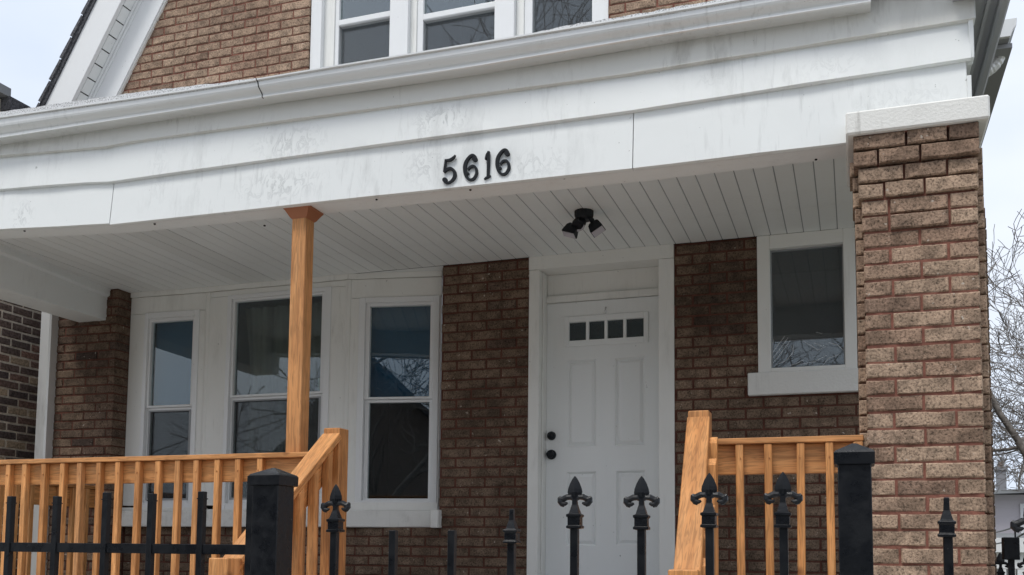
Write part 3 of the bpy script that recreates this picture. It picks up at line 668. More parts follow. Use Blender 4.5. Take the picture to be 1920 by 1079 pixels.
for row in range(3):
    for si, (xa, xb) in enumerate(segs if row else [(-160, 322), (319, 1187), (1184, 1826)]):
        pr = (0, -.003, -.0042)[si] if row else -.002*si
        n = 8; rows_ = [[], [], [], []]
        rx_ = xb+(row == 1)*2-(row == 2)*3
        for i in range(n+1):
            x = xa+(rx_-xa)*i/n
            b = edge(row, x, 0); wob = .004*math.sin(i*1.7+row*2+si)*math.sin(math.pi*i/n)
            top = edge(row-1, x, 0).z+.01 if row else (b.z+.34 if x > 1640 else onY(x, lerp_y(gt, x), YF-.13).z-.03)
            tp = Vector((b.x, YF+.012+pr, top)); bt = Vector((b.x, YF-.014+pr+wob, b.z)); li = Vector((b.x, YF+.004+pr, b.z-.004)); bk = Vector((b.x, YF+.02, b.z))
            for q, p_ in zip(rows_, (tp, bt, li, bk)): q.append(p_)
        mb = MB().grid(rows_); o = mb.build('siding_board', 'white_siding' if row else 'grimy_siding', proof)
        so_ = o.modifiers.new('s', 'SOLIDIFY'); so_.thickness = .003; so_.offset = -1
# end caps of the siding, staggered
for row in range(3):
    b = edge(row, segs[2][1], 0); top = b.z+.24
    MB().box(b.x-.006+(2-row)*.004, b.x+.012+(2-row)*.006, YF-.012, YF+.06, b.z+.002, top).build('corner_piece', 'white_siding', proof, .002)
# beam: core behind the siding and underside strip
cl = [edge(2, x, 0) for x in (-160, 0, 209, 640, 1200, 1585, 1700)]; YBI = onZ(1200, 342, edge(2, 1200, 0).z).y
mb = MB(); rows_ = [[Vector((q.x, YF+.003, q.z+.003)) for q in cl], [Vector((q.x, YBI, q.z+.003)) for q in cl], [Vector((q.x, YBI+.002, ZS+.03)) for q in cl]]
mb.grid(rows_).build('beam_underside', 'white_soffit', proof)
MB().box(cl[0].x, XFR-.01, YF+.03, YBI-.01, ZS-.1, ZS+.3).build('beam_core', 'white_trim', proof)
for x, y in ((46, 434), (290, 421), (496, 424), (706, 375), (882, 357), (1058, 335), (1432, 291), (1530, 300)):
    q = onZ(x, y, edge(2, max(x, 230), 0).z); MB().rings((q.x, q.y, q.z-.002), [(.006, 0), (.007, .006)], 8, 0).build('nail_hole', 'dark_gap', proof)
MB().box(XA, XR-.3, YW-.0118, YW-.001, ZS-.0045, ZS-.0016).build('ceiling_gap', 'dark_gap', proof)
# ceiling planks
px_ = .107; X0 = onY(1538.4, 431, YW).x; k = 0
xs0 = X0+3*px_
pm = {}
for i in range(60):
    xa = xs0-(i+1)*px_; 
    if xa < -5.9: break
    xm = xa+px_/2; perf = any(a < xm < b for a, b in ((-3.36, -3.02), (-4.72, -4.38), (-5.8, -5.42)))
    key = perf
    if key not in pm:
        me = MB().prism([(-px_/2+.002, 0, .0), (-px_/2+.0036, 0, -.006), (px_/2-.0036, 0, -.006), (px_/2-.002, 0, 0)], (0, YW-.012-(YBI-.02), 0)).mesh('plank'); pm[key] = me
        me.materials.append(MATS['perforated_soffit' if perf else 'white_soffit'])
    o = bpy.data.objects.new('ceiling_plank', pm[key]); COL.objects.link(o)
    o.location = (xm, YBI-.02, ZS+random.uniform(0, .0025)); adopt(o, proof)
MB().box(-6.3, XFR, YF+.1, YW+.003, ZS-.0015, ZS+.02).build('ceiling_backing', 'grey_underside', proof)
MB().box(-5.75, XR-.2, YW-.02, YW-.008, ZS-.012, ZS+.004).build('ceiling_edge', 'white_soffit', proof) if False else None
# boxed beam at the left end
A0, A1 = Vector((-5.66, YF+.05, 0)), Vector((-5.86, YPI+.01, 0)); wdt = .28
zb0, zb1 = CAMZ+1.8, CAMZ+1.868
MB().quadbox([(A0.x-wdt, A0.y, zb0), (A0.x, A0.y, zb0), (A0.x, A0.y, ZS+.02), (A0.x-wdt, A0.y, ZS+.02), (A1.x-wdt, A1.y, zb1), (A1.x, A1.y, zb1), (A1.x, A1.y, ZS+.02), (A1.x-wdt, A1.y, ZS+.02)]).build('end_beam', 'white_soffit', proof, .003)

MB().quadbox([(A0.x, A0.y, ZS-.075), (A0.x+.03, A0.y, ZS-.06), (A0.x+.03, A0.y, ZS-.002), (A0.x, A0.y, ZS-.002), (A1.x, A1.y, ZS-.075), (A1.x+.03, A1.y, ZS-.06), (A1.x+.03, A1.y, ZS-.002), (A1.x, A1.y, ZS-.002)]).build('beam_moulding', 'white_soffit', proof, .002)
# gutter
YGU = YF-.13
prof = [(.128, .02, 0), (.05, .0, 0), (.044, .0, 0), (.038, .04, 0), (.038, .085, 0), (.044, .115, 0), (.043, .2, 0), (.038, .29, 0), (.03, .38, 0), (.022, .46, 0), (.016, .54, 0), (.013, .64, 0), (.012, .9, 0), (.0, .93, 0), (0, 1, 0), (.014, 1.005, 0), (.016, .9, 0)]
def gutter(xa, xb, pr, name):
    n = 14; cols = []
    for i in range(n+1):
        x = xa+(xb-xa)*i/n; tp = onY(x, lerp_y(gt, x), YGU); bt = onY(x, lerp_y(gb_, x), YGU); H = tp.z-bt.z
        cols.append([Vector((tp.x, YGU+o_+pr, tp.z-H*(1-h_))) for o_, h_, _ in prof])
    rows_ = [[c_[j] for c_ in cols] for j in range(len(prof))]
    o = MB().grid(rows_).build(name, 'white_gutter', proof); md = o.modifiers.new('s', 'SOLIDIFY'); md.thickness = .002; md.offset = 0
    me = o.data
    return o
gutter(-160, 483, 0, 'gutter'); gutter(480, 1632, -.003, 'gutter')
sm = []
for o_, h_, _ in prof[1:15]:
    tp = onY(480, lerp_y(gt, 480), YGU); bt = onY(484, lerp_y(gb_, 484), YGU); sm.append(Vector((tp.x+(bt.x-tp.x)*(1-h_)+.004, YGU+o_-.004, tp.z-(tp.z-bt.z)*(1-h_))))
MB().tube(sm, .0035, 5).build('gutter_seam', 'dark_gap', proof)
# roof sheet of pale granules rising to the wall
rr = random.Random(3); cr = []; eh = []
for k in range(120):
    x = -160+1790*k/119; cr.append(onY(x, lerp_y(gt, x), YGU)); f = .034 if x < 250 else max(.006, .034*(1-(x-250)/350)) if x < 950 else min(.02, .006+.014*(x-950)/150); eh.append(f+rr.uniform(-.0035, .0035))
cr.append(Vector((XFR+.2, 0, cr[-1].z+.02))); eh.append(.015)
mb = MB(); lo = [Vector((q.x, YGU+.012, q.z+e_)) for q, e_ in zip(cr, eh)]; hi = [Vector((q.x, YW-.04, q.z+.23)) for q in cr]
lo2 = [Vector((q.x, YGU+.008, q.z-.012)) for q in cr]; hi2 = [Vector((q.x, YW-.04, q.z+.17)) for q in cr]
mb.grid([lo2, lo, hi, hi2, lo2]).build('roof_deck', 'pale_shingle', proof)
# underside of the side eave at the right end, with its dark gutter line
zE = onY(1833, 0, YF).z
q = [onZ(1836, 2, zE), onZ(1868, 0, zE), onZ(1836, 180, zE), onZ(1812, 180, zE)]
xe0, xe1 = q[0].x-.03, (q[1].x+q[2].x)/2
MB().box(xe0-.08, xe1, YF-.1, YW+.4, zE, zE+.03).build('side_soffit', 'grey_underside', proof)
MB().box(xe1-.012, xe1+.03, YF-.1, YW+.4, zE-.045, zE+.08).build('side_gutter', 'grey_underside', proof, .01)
MB().box(xe1-.06, xe1-.045, YF-.1, YW+.4, zE-.02, zE+.001).build('side_bead', 'grey_underside', proof)
MB().box(XFR-.03, xe0+.01, YF+.06, YW-.01, ZS+.1, zE+.001).build('side_boarding', 'white_siding', proof)

# ================================================================== brick pillar
YPL = 4.545
pl0, pl1 = onY(1624, 700, YPL).x, onY(1842.5, 700, YPL).x
pz1 = onY(1720, 240, YPL-.03).z
pil = thing('brick_pillar', 'tan brick porch pillar with corbelled top and white stone cap', 'pillar', ((pl0+pl1)/2, YPL+.3, 0))
PCO, PJ = .0733, .0105
core = MB().box(pl0+.006, pl1-.006, YPL+.007, YPL+.58, 0, pz1).box(pl0-.018, pl1+.022, YPL+.1, YPL+.52, 0, pz1-6*PCO)
core = core.build('mortar_core', 'mortar_red', pil)
nrow = int((pz1-(ZD-.3))/PCO); PWD = pl1-pl0
for r_ in range(nrow):
    z = pz1-(r_+1)*PCO+PJ/2; h_ = PCO-PJ
    ex, fo = ((.035, .034) if r_ < 2 else (.016, .017) if r_ < 4 else (.004, .004) if r_ < 6 else (0, 0))
    a0, a1 = pl0-ex, pl1+ex*.3; jt = PJ if r_ > 3 else PJ*.9
    W_ = a1-a0
    if r_ == 0: cuts = [.43, .76]
    elif r_ == 1: cuts = [.2, .54]
    elif r_ == 2: cuts = [.39, .75]
    elif r_ == 3: cuts = [.22, .56]
    elif r_ in (4, 5): cuts = [.24, .76]
    elif r_ % 2 == 0: cuts = [.5+random.uniform(-.01, .01)]
    else: cuts = [.25+random.uniform(-.015, .015), .76+random.uniform(-.015, .015)]
    if r_ % 2 == 0 and r_ > 5: pass
    xs = [a0]+[a0+c_*W_ for c_ in cuts]+[a1]
    for i in range(len(xs)-1):
        l = xs[i]+(jt/2 if i else 0); r2 = xs[i+1]-(jt/2 if i < len(xs)-2 else 0)
        ws = round(r2-l, 2); me = brick_mesh(ws, h_, .12, 'p%d' % random.randint(0, 5), .007)
        o = link('brick', me, 'brick_face'); pr = random.uniform(-.0025, .0025) - (.012 if (r_ == 5 and i == 1) else 0)
        o.matrix_world = Matrix.Translation(((l+r2)/2, YPL-fo+pr, z+h_/2+random.uniform(-.0015, .0015))) @ Matrix.Rotation(random.uniform(-.008, .008), 4, 'Y') @ Matrix.Diagonal(((r2-l)/ws, 1, 1, 1))
        o.parent = core
    # returns on both sides
    for sgn, xx in ((-1, pl0-.031-ex*.6), (1, pl1+.036)):
        if r_ < 1: continue
        dpt = .2 if r_ % 2 else .4
        me = brick_mesh(.1, h_+.004, dpt, 's%d' % random.randint(0, 3), .003)
        o = link('brick', me, 'brick_face'); o.matrix_world = Matrix.Translation((xx+(-sgn)*.05, YPL+.085, z+h_/2)); o.parent = core
cL, cR = onY(1585.5, 230, YPL-.06).x, onY(1856.5, 200, YPL-.06).x; cz1, cz0 = onY(1720, 193.5, YPL-.06).z, onY(1720, 237, YPL-.06).z
mb = MB(); n = 12
mb = MB().box(cL, cR, YPL-.06, YPL+.62, cz0, cz1); cap = mb.build('stone_cap', 'painted_stone', pil, .008)
MB().box(cL+.045, cR-.05, YPL-.03, YPL+.55, cz0-.006, cz0+.002).build('cap_bed', 'mortar_red', pil)

# ================================================================== wooden porch: deck, steps, post, railings
dk = thing('porch_deck', 'raised porch floor running between the railing and the white door', 'deck', (-2.8, 6, 0))
MB().box(-5.9, .8, YP+.04, YW, ZD-.04, ZD).build('deck_floor', 'deck_grey', dk); MB().box(-5.9, .06, YP, YP+.038, ZD-.28, ZD).build('rim_joist', 'wood_x', dk)
for x in (-5.7, -3.3, -.78): MB().box(x-.05, x+.05, YP+.04, YP+.14, .0, ZD-.041).build('support_post', 'wood_z', dk)
NX0, NX1 = onY(624.7, 802, YP).x, onY(1330, 770, YP).x
stp = thing('wooden_steps', 'stained timber steps rising between two sloping handrails', 'steps', (-1.85, 4.4, 0))
ns = 8
for i in range(1, ns):
    z = ZD*(ns-i)/ns; y = YP-.12-.245*i
    MB().box(NX0+.1, NX1-.1, y, y+.27, z-.04, z).build('tread', 'wood_x', stp, .004)
for x in (NX0+.12, NX1-.16): MB().prism([(x, YP-.12, ZD-.05), (x, YP-.12, ZD-.32), (x, YP-.12-.245*ns+.15, .0), (x, YP-.12-.245*ns+.02, .03)], (.04, 0, 0)).build('stringer', 'wood_y', stp)

post = thing('porch_post', 'square stained timber post with splayed cap holding up the porch beam', 'post', (-2.93, YF+.1, ZD))
q0 = onY(549, 410, YP).x; pw = .101
YQ = YF+.05
q0 = onY(540.5, 650, YQ).x; pw = .09
zcap = onY(560, 408, YQ).z
ptop = edge(2, 560, 0).z+.003
mb = MB().box(q0, q0+pw, YQ, YQ+pw, ZD, zcap+.005); mb.build('shaft', 'wood_z', post, .004)
cx_, cy_ = q0+pw/2, YQ+pw/2; ptop = edge(2, 560, 0).z+.004
MB().rings((cx_, cy_, 0), [(.0455, zcap-.006), (.053, zcap+.002), (.076, ptop-.014), (.081, ptop-.009), (.081, ptop)]).build('cap', 'wood_red', post)

def railing(name, label, x0, x1, xs, zt_, zbt, endpost=None, cat='railing'):
    t_ = thing(name, label, cat, ((x0+x1)/2, YP, ZD), 'porch railings')
    MB().box(x0, x1, YP-.043, YP+.05, zt_-.027, zt_).build('top_rail', 'wood_x', t_, .003)
    MB().box(x0, x1, YP-.001, YP+.038, zbt, zt_-.028).build('rail_board', 'wood_x', t_, .003)
    me = MB().box(-.0172, .0172, -.038, -.0015, 0, zt_-.028-(ZD-.25)).mesh('baluster', .003); me.materials.append(MATS['wood_z'])
    nm = MB().rings((0, 0, 0), [(.004, 0), (.003, .001)], 8).mesh('nail'); 
    for x in xs:
        o = bpy.data.objects.new('baluster', me); COL.objects.link(o); o.location = (x, YP, ZD-.25); o.rotation_euler = (0, random.uniform(-.006, .006), 0); adopt(o, t_)
        d_ = MB().tube([(x+random.uniform(-.004, .004), YP-.0385, zt_-.095), (x, YP-.0395, zt_-.095)], .005, 8).build('screw_hole', 'wood_end', t_)
    return t_
zr = onY(270, 857, YP).z; zbo = onY(270, 906, YP).z
xsl = [onY(x, 880, YP).x for x in (23, 55, 90, 124, 158, 194, 229, 265, 302, 339, 375, 414, 453, 492)]; xsl = [xsl[0]-.136]+xsl+[onY(596, 880, YP).x]
railing('porch_railing', 'stained timber railing with close balusters in front of the bow windows', -5.7, NX0+.02, xsl, zr, zbo)
xsr = [onY(x, 870, YP).x for x in (1390, 1443.6, 1500, 1556.7)]
t_ = railing('porch_railing', 'short stained timber railing between the step post and the brick pillar', NX1-.005, pl0-.015, xsr, onY(1450, 822, YP).z, onY(1450, 889, YP).z)
MB().box(NX1-.002, NX1+.036, YP-.043, YP-.0015, ZD-.2, onY(1450, 834, YP).z).build('baluster', 'wood_z', t_, .003)
MB().box(pl0-.06, pl0-.018, YP-.043, YP-.0015, ZD-.2, onY(1450, 834, YP).z).build('baluster', 'wood_z', t_, .003)
sr = thing('side_railing', 'timber railing running back along the far end of the porch', 'railing', (-5.9, 6, ZD), 'porch railings')
zr2 = onX(60, 909, -5.9).z; zr3 = onX(60, 946, -5.9).z
MB().box(-5.93, -5.89, YP+.06, YW-.01, zr3, zr2).build('rail_board', 'wood_y', sr, .003); MB().box(-5.96, -5.86, YP+.06, YW-.01, zr2+.001, zr2+.03).build('top_rail', 'wood_y', sr, .003)
for i in range(13): MB().box(-5.889, -5.851, YP+.14+i*.142, YP+.178+i*.142, ZD-.1, zr2).build('baluster', 'wood_z', sr, .003)
MB().box(-5.95, -5.86, YP-.04, YP+.059, ZD-.1, zr2+.02).build('corner_post', 'wood_z', sr, .003)

def stair_rail(label, xt0, xt1, ztop, xb0, xb1, yb, zbt, side, wide):
    t_ = thing('stair_railing', label, 'railing', ((xt0+xb0)/2, YP, ZD), 'handrails beside the steps')
    MB().box(xt0, xt1, YP-.10, YP, ZD-.2, ztop).build('top_post', 'wood_z', t_, .004)
    MB().box(xb0, xb1, yb-.1, yb, .0, zbt).build('bottom_post', 'wood_z', t_, .004)
    a = Vector(((xt0+xt1)/2, YP-.102, ztop-.028)); b = Vector(((xb0+xb1)/2, yb+.0, zbt-.002)); d = (b-a).normalized(); up_ = Vector((0, -d.z, d.y)); up_ = up_ if up_.z > 0 else -up_
    hw = (xt1-xt0)/2+.004; th = .036
    def bar(name, u0, u1, x0, x1, aa=a, bb=b, mat='wood_slope'):
        X = Vector((1, 0, 0))
        MB().quadbox([bb+X*x0+up_*u0, bb+X*x1+up_*u0, bb+X*x1+up_*u1, bb+X*x0+up_*u1, aa+X*x0+up_*u0, aa+X*x1+up_*u0, aa+X*x1+up_*u1, aa+X*x0+up_*u1]).build(name, mat, t_, .003)
    bar('hand_rail', -th, 0, -hw, hw)
    bar('rail_board', -th-.13, -th-.001, -hw*.25, hw*.35)
    bar('lower_rail', -.09, 0, -hw*.25, hw*.35, a-Vector((0, 0, .78)), b-Vector((0, 0, .78)))
    n = 6
    for i in range(n):
        f = (i+.7)/(n+.4); c_ = a.lerp(b, f); x0 = hw*.36 if side > 0 else hw+.001
        MB().prism([(c_.x+x0, c_.y-.019, c_.z-.062), (c_.x+x0, c_.y+.019, c_.z-.03), (c_.x+x0, c_.y+.019, c_.z-.9), (c_.x+x0, c_.y-.019, c_.z-.93)], (.036, 0, 0)).build('baluster', 'wood_z', t_)
    return t_
YB = 3.8
stair_rail('sloping timber handrail descending behind the left gate post', NX0, NX0+.096, onY(640, 802, YP-.1).z, onY(434, 1046, YB).x-.05, onY(434, 1046, YB).x+.05, YB, onY(434, 1047, YB-.1).z, 1, .1)
stair_rail('sloping timber handrail descending beside the white door towards the gate', onY(1290, 770, YP-.1).x, onY(1329, 770, YP-.1).x, onY(1310, 770, YP-.1).z, onY(1252, 1069, YB-.1).x, onY(1308, 1069, YB-.1).x, YB, onY(1280, 1069, YB-.1).z, -1, .1)

# ================================================================== house numerals
def numeral(name, label, strokes, dots=()):
    mb = MB(); e = 0
    for st in strokes:
        n = len(st); pts = []
        # Catmull-Rom resample
        P_ = [Vector((x, y, w_)) for x, y, w_ in st]; Q = []
        for i in range(n-1):
            p0, p1, p2, p3 = P_[max(i-1, 0)], P_[i], P_[i+1], P_[min(i+2, n-1)]
            for k in range(5):
                t_ = k/5; Q.append(.5*((2*p1)+(p2-p0)*t_+(2*p0-5*p1+4*p2-p3)*t_*t_+(3*p1-p0-3*p2+p3)*t_**3))
        Q.append(P_[-1]); Q = [Vector((q.x, q.y, q.z*.64)) for q in Q]; lf_, rt_ = [], []
        for i, q in enumerate(Q):
            d = (Q[min(i+1, len(Q)-1)]-Q[max(i-1, 0)]); d.z = 0; d.normalize(); nn = Vector((-d.y, d.x, 0))
            lf_.append((q.x+nn.x*q.z/2, q.y+nn.y*q.z/2)); rt_.append((q.x-nn.x*q.z/2, q.y-nn.y*q.z/2))
        yy = YF-.024-e*.0008; e += 1
        for i in range(len(Q)-1):
            L_ = [onY(800+x/9.6, 260+y/9.6, yy) for x, y in (lf_[i], lf_[i+1], rt_[i+1], rt_[i])]; mb.prism(L_, (0, .014, 0))
    for (x, y, r_) in dots:
        yy = YF-.024-e*.0008; e += 1
        mb.prism([onY(800+(x+r_*math.cos(a))/9.6, 260+(y+r_*math.sin(a))/9.6, yy) for a in [2*math.pi*k/16 for k in range(16)]], (0, .02, 0))
    o = mb.build(name, 'numeral_black'); tag(o, label, 'house number', 'house numerals on the porch fascia')
numeral('house_numeral', 'black numeral 5 on the white porch siding', [[(510, 292, 12), (480, 335, 52), (415, 380, 66), (335, 392, 55)], [(337, 370, 45), (325, 480, 50), (312, 600, 62)], [(305, 605, 44), (350, 560, 60), (425, 535, 80), (490, 590, 84), (500, 670, 84), (460, 745, 70), (400, 790, 60), (345, 795, 60), (305, 765, 46)]], [(322, 742, 44)])
six = [[(880, 350, 44), (860, 308, 60), (810, 297, 66), (745, 350, 70), (692, 450, 88), (682, 560, 92), (700, 655, 86), (740, 720, 72), (790, 742, 72), (850, 715, 76), (892, 630, 74), (885, 540, 70), (840, 492, 68), (785, 505, 62), (735, 560, 50)]]
numeral('house_numeral', 'black numeral 6 between the 5 and the 1', six, [(856, 362, 46), (738, 625, 22)])
numeral('house_numeral', 'black numeral 1 between the two sixes', [[(1108, 225, 60), (1106, 450, 74), (1100, 690, 74)], [(1118, 235, 46), (1080, 290, 60), (1052, 375, 30)], [(1030, 735, 22), (1075, 702, 60), (1150, 668, 36)]])
numeral('house_numeral', 'black numeral 6 at the end after the 1', [[(x+582, y-98, w_) for x, y, w_ in six[0]]], [(1438, 262, 46), (1322, 527, 22)])

# ================================================================== flood light on the porch ceiling
lc = onZ(1095, 398, ZS-.01)
fl = thing('flood_light', 'black twin-head flood light with motion sensor on the porch ceiling', 'light', (lc.x, lc.y, ZS))
zt0 = ZS-.003
MB().rings((lc.x, lc.y, 0), [(.045, zt0-.062), (.056, zt0-.05), (.062, zt0-.03), (.062, zt0)], 12, 0).build('mount', 'black_plastic', fl, .004)
sc_ = Vector((lc.x-.02, lc.y-.01, zt0-.07))
MB().tube([sc_+Vector((0, .02, .03)), sc_, sc_+Vector((-.01, -.035, -.03)), sc_+Vector((-.012, -.045, -.04))], [.026, .038, .038, .033], 14).build('motion_sensor', 'black_plastic', fl)
arc = [sc_+Vector((-.012+.041*math.sin(a), -.02, -.02-.041*math.cos(a))) for a in [R(-25+100*k/10) for k in range(11)]]
MB().tube(arc, .009, 6).build('sensor_lens', 'lamp_lens', fl, smooth=True)
for (hx, hy, jx, jy, ax) in ((1071, 434, 1079, 417, -1), (1119, 430, 1110, 414, 1)):
    h_ = onY(hx, hy, lc.y-.02); j_ = onY(jx, jy, lc.y-.01); s_ = Vector((lc.x+ax*.04, lc.y-.01, zt0-.05))
    arm = MB().tube([s_, s_.lerp(j_, .6), j_, j_.lerp(h_, .35)], [.014, .015, .017, .013], 8)
    d = (h_-j_).normalized(); d = (d+Vector((ax*-.05 if ax < 0 else .1, -.35, -.1))).normalized()
    hd = MB(); a = d.cross(Vector((0, 1, 0))).normalized(); c_ = a.cross(d); R0 = j_.lerp(h_, .42)
    def ringp(t_, wa, wc, sk=0): return [R0+d*t_+a*(sx*wa)+c_*(sy*wc)+d*(sk*sy) for sx, sy in ((-1, -1), (1, -1), (1, 1), (-1, 1))]
    p0, p1, p2, p3 = ringp(-.005, .026, .02), ringp(.018, .036, .029), ringp(.062, .043, .036, -.008), ringp(.074, .043, .036, -.008)
    hd.v = [tuple(q) for q in p0+p1+p2+p3]
    hd.f = [(0, 1, 2, 3)]+[(s0+k, s0+(k+1) % 4, s0+4+(k+1) % 4, s0+4+k) for s0 in (0, 4, 8) for k in range(4)]+[(12, 13, 14, 15)]
    ho = hd.build('lamp_head', 'black_plastic', fl); arm.build('arm', 'black_plastic', fl)
    le = [R0+d*.0755+a*(sx*.039)+c_*(sy*.031)+d*(-.008*sy) for sx, sy in ((-1, -1), (1, -1), (1, 1), (-1, 1))]
    MB().prism(le, d*.003).build('lens', 'lamp_lens', ho)

# ================================================================== iron fence and gate
PKR = .0085
def spear_mesh(full=True, s=1.0):
    mb = MB()
    # collar
    mb.rings((0, 0, 0), [(.0105*s, -.117*s), (.0165*s, -.1155*s), (.0165*s, -.111*s), (.0138*s, -.109*s), (.0138*s, -.092*s), (.0165*s, -.090*s), (.0165*s, -.0855*s), (.0115*s, -.083*s), (.0068*s, -.0665*s), (.0062*s, -.064*s)])
    if not full: mb.rings((0, 0, 0), [(.0058*s, -.0665*s), (.0050*s, -.040*s), (.0042*s, -.0385*s)]); return mb.mesh('collar', .0008)
    mb.rings((0, 0, 0), [(.0058*s, -.0665*s), (.0052*s, -.05*s), (.0062*s, -.036*s)])
    # blade: rhombic leaf
    b = len(mb.v); pr = [(0.006, -.052), (.0155, -.043), (.0168, -.036), (.0155, -.028), (.011, -.016), (.0055, -.006), (.0006, 0)]
    for w_, z in pr: mb.v += [(-w_*s, 0, z*s), (0, -w_*.42*s, z*s), (w_*s, 0, z*s), (0, w_*.42*s, z*s)]
    for i in range(len(pr)-1):
        for k in range(4): mb.f.append((b+i*4+k, b+i*4+(k+1) % 4, b+(i+1)*4+(k+1) % 4, b+(i+1)*4+k))
    mb.f.append((b+3, b+2, b+1, b)); n = (len(pr)-1)*4; mb.f.append((b+n, b+n+1, b+n+2, b+n+3))
    for sg in (-1, 1):
        path = [(.002, -.051), (.009, -.0465), (.018, -.0465), (.026, -.0505), (.0325, -.051), (.037, -.0465)]
        mb.tube([(sg*x*s, 0, z*s) for x, z in path], [.005*s, .0062*s, .0068*s, .0066*s, .006*s, .0035*s], 8)
        path = [(.034, -.049), (.0335, -.056), (.0285, -.063), (.024, -.0665)]
        mb.tube([(sg*x*s, -.0005, z*s) for x, z in path], [.0055*s, .0068*s, .0058*s, .003*s], 8)
        path = [(.029, -.060), (.021, -.0615), (.0165, -.0595)]
        mb.tube([(sg*x*s, -.001, z*s) for x, z in path], [.0052*s, .0045*s, .0022*s], 8)
    return mb.mesh('spear')
SPM, CLM = spear_mesh(), spear_mesh(False)
for q in (SPM, CLM): q.materials.append(MATS['black_iron'])
def picket(par, x, y, ztop, kind, zb=.08, s=1.0, sp=SPM, cl_=CLM):
    zt_ = ztop if kind == 'flat' else (ztop-.112*s if kind == 'spear' else ztop-.074*s)
    if kind == 'collar': base = ztop+.0385*s
    tilt = random.uniform(-.004, .004)
    o = MB().box(x-PKR*s, x+PKR*s, y-PKR*s, y+PKR*s, zb, zt_).build('picket', 'black_iron', par, .0012)
    if kind != 'flat':
        h_ = bpy.data.objects.new('spear_head' if kind == 'spear' else 'collar', sp if kind == 'spear' else cl_); COL.objects.link(h_)
        h_.location = (x, y, ztop if kind == 'spear' else base); h_.rotation_euler = (0, tilt*4, random.uniform(-.06, .06)); h_.parent = o
    return o
fz = lambda x, y: onY(x, y, YG)
fenceL = thing('iron_fence', 'black iron fence panel of plain cut-off pickets before the timber railing', 'fence', (-1.9, YG, 0))
for x, y in ((-68, 931), (22, 931), (108, 931), (201, 924), (286, 926), (380, 922)):
    p_ = fz(x, y); o = picket(fenceL, p_.x, YG, p_.z, 'flat'); 
    MB().box(p_.x-.0098, p_.x+.0098, YG-.0098, YG+.0098, p_.z-.020, p_.z-.017).build('weld_bead', 'black_iron', fenceL)
zra, zrb = fz(300, 1020).z, fz(300, 1038.5).z
MB().box(-2.6, fz(476, 1000).x, YG-.005, YG+.018, zrb, zra).build('top_rail', 'black_iron', fenceL, .001); MB().box(-2.6, fz(476, 1000).x, YG-.0115, YG+.0115, .2, .225).build('bottom_rail', 'black_iron', fenceL, .001)
def gpost(label, xa, xb, ztop):
    t_ = thing('gate_post', label, 'fence post', ((xa+xb)/2, YG, 0), 'posts beside the iron gate'); c_ = (xa+xb)/2; hw = (xb-xa)/2
    MB().box(xa, xb, YG-hw, YG+hw, 0, ztop-.03).build('shaft', 'black_iron', t_, .002)
    MB().rings((c_, YG, 0), [(hw+.001, ztop-.046), (hw+.0065, ztop-.044), (hw+.007, ztop-.021), (hw+.004, ztop-.017), (.004, ztop)]).build('cap', 'black_iron', t_)
    return t_
gp = gpost('square black gate post carrying the plain picket fence panel', fz(488, 950).x, fz(536, 950).x, fz(513, 878).z)
MB().box(fz(473, 950).x, fz(486, 950).x, YG-.026, YG+.03, .1, fz(513, 893).z).build('hinge_stile', 'black_iron', gp, .001)
gpost('square black gate post standing before the brick pillar', fz(1573, 1000).x, fz(1636, 1000).x, fz(1604, 832).z)
gate = thing('iron_gate', 'black iron gate with fleur-de-lis spear heads, some broken off', 'gate', (-.66, YG, .05))
for x, y, kd in ((630, 908, 'spear'), (738, 995, 'flat'), (848, 995, 'flat'), (960, 955, 'collar'), (1078, 893, 'spear'), (1203, 893, 'spear'), (1330, 887, 'spear'), (1468, 885, 'spear')):
    p_ = fz(x, y); picket(gate, p_.x, YG, p_.z, kd)
for z in (CAMZ-.22, .25): MB().box(fz(560, 1000).x, fz(1565, 1000).x, YG-.012, YG+.012, z-.012, z+.012).build('cross_rail', 'black_iron', gate, .001)
fenceR = thing('iron_fence', 'black iron fence panel with a broken collar picket in front of the brick pillar', 'fence', (.4, YG, 0))
for i in range(1, 6):
    p_ = fz(1775, 933); picket(fenceR, p_.x+.15*(i-1), YG, p_.z, 'collar' if i == 1 else 'spear')
MB().box(fz(1637, 1000).x, 1.0, YG-.0115, YG+.0115, CAMZ-.24, CAMZ-.215).build('top_rail', 'black_iron', fenceR, .001); MB().box(fz(1637, 1000).x, 1.0, YG-.0115, YG+.0115, .2, .225).build('bottom_rail', 'black_iron', fenceR, .001)
# fence across the side passage
YS = 6.45
sf = thing('iron_fence', 'black spear-topped iron fence across the passage right of the house', 'fence', (1.4, YS, 0))
p_ = onY(1875, 1036, YS)
SP2, CL2 = spear_mesh(True, 1.35), CLM
SP2.materials.append(MATS['black_iron'])
for i in range(8): picket(sf, p_.x+.142*i, YS, p_.z, 'spear', .08, 1.35, SP2)
for z in (p_.z-.33, .3): MB().box(p_.x-.05, p_.x+1.2, YS-.012, YS+.012, z-.014, z+.014).build('cross_rail', 'black_iron', sf)
bp_ = onY(1896, 1050, YS-.15)
bxp = thing('meter_box', 'black box on a thin post beside the spear-topped side fence', 'box', (bp_.x, YS-.15, 0))
MB().box(bp_.x-.016, bp_.x+.016, YS-.165, YS-.135, 0, bp_.z).build('pole', 'black_iron', bxp); MB().box(bp_.x-.042, bp_.x+.04, YS-.2, YS-.1, bp_.z, onY(1896, 1008, YS-.15).z).build('case', 'black_iron', bxp, .004)
MB().box(bp_.x+.02, bp_.x+.028, YS-.16, YS-.15, onY(1896, 1008, YS-.15).z, onY(1896, 995, YS-.15).z).build('stub', 'black_iron', bxp)

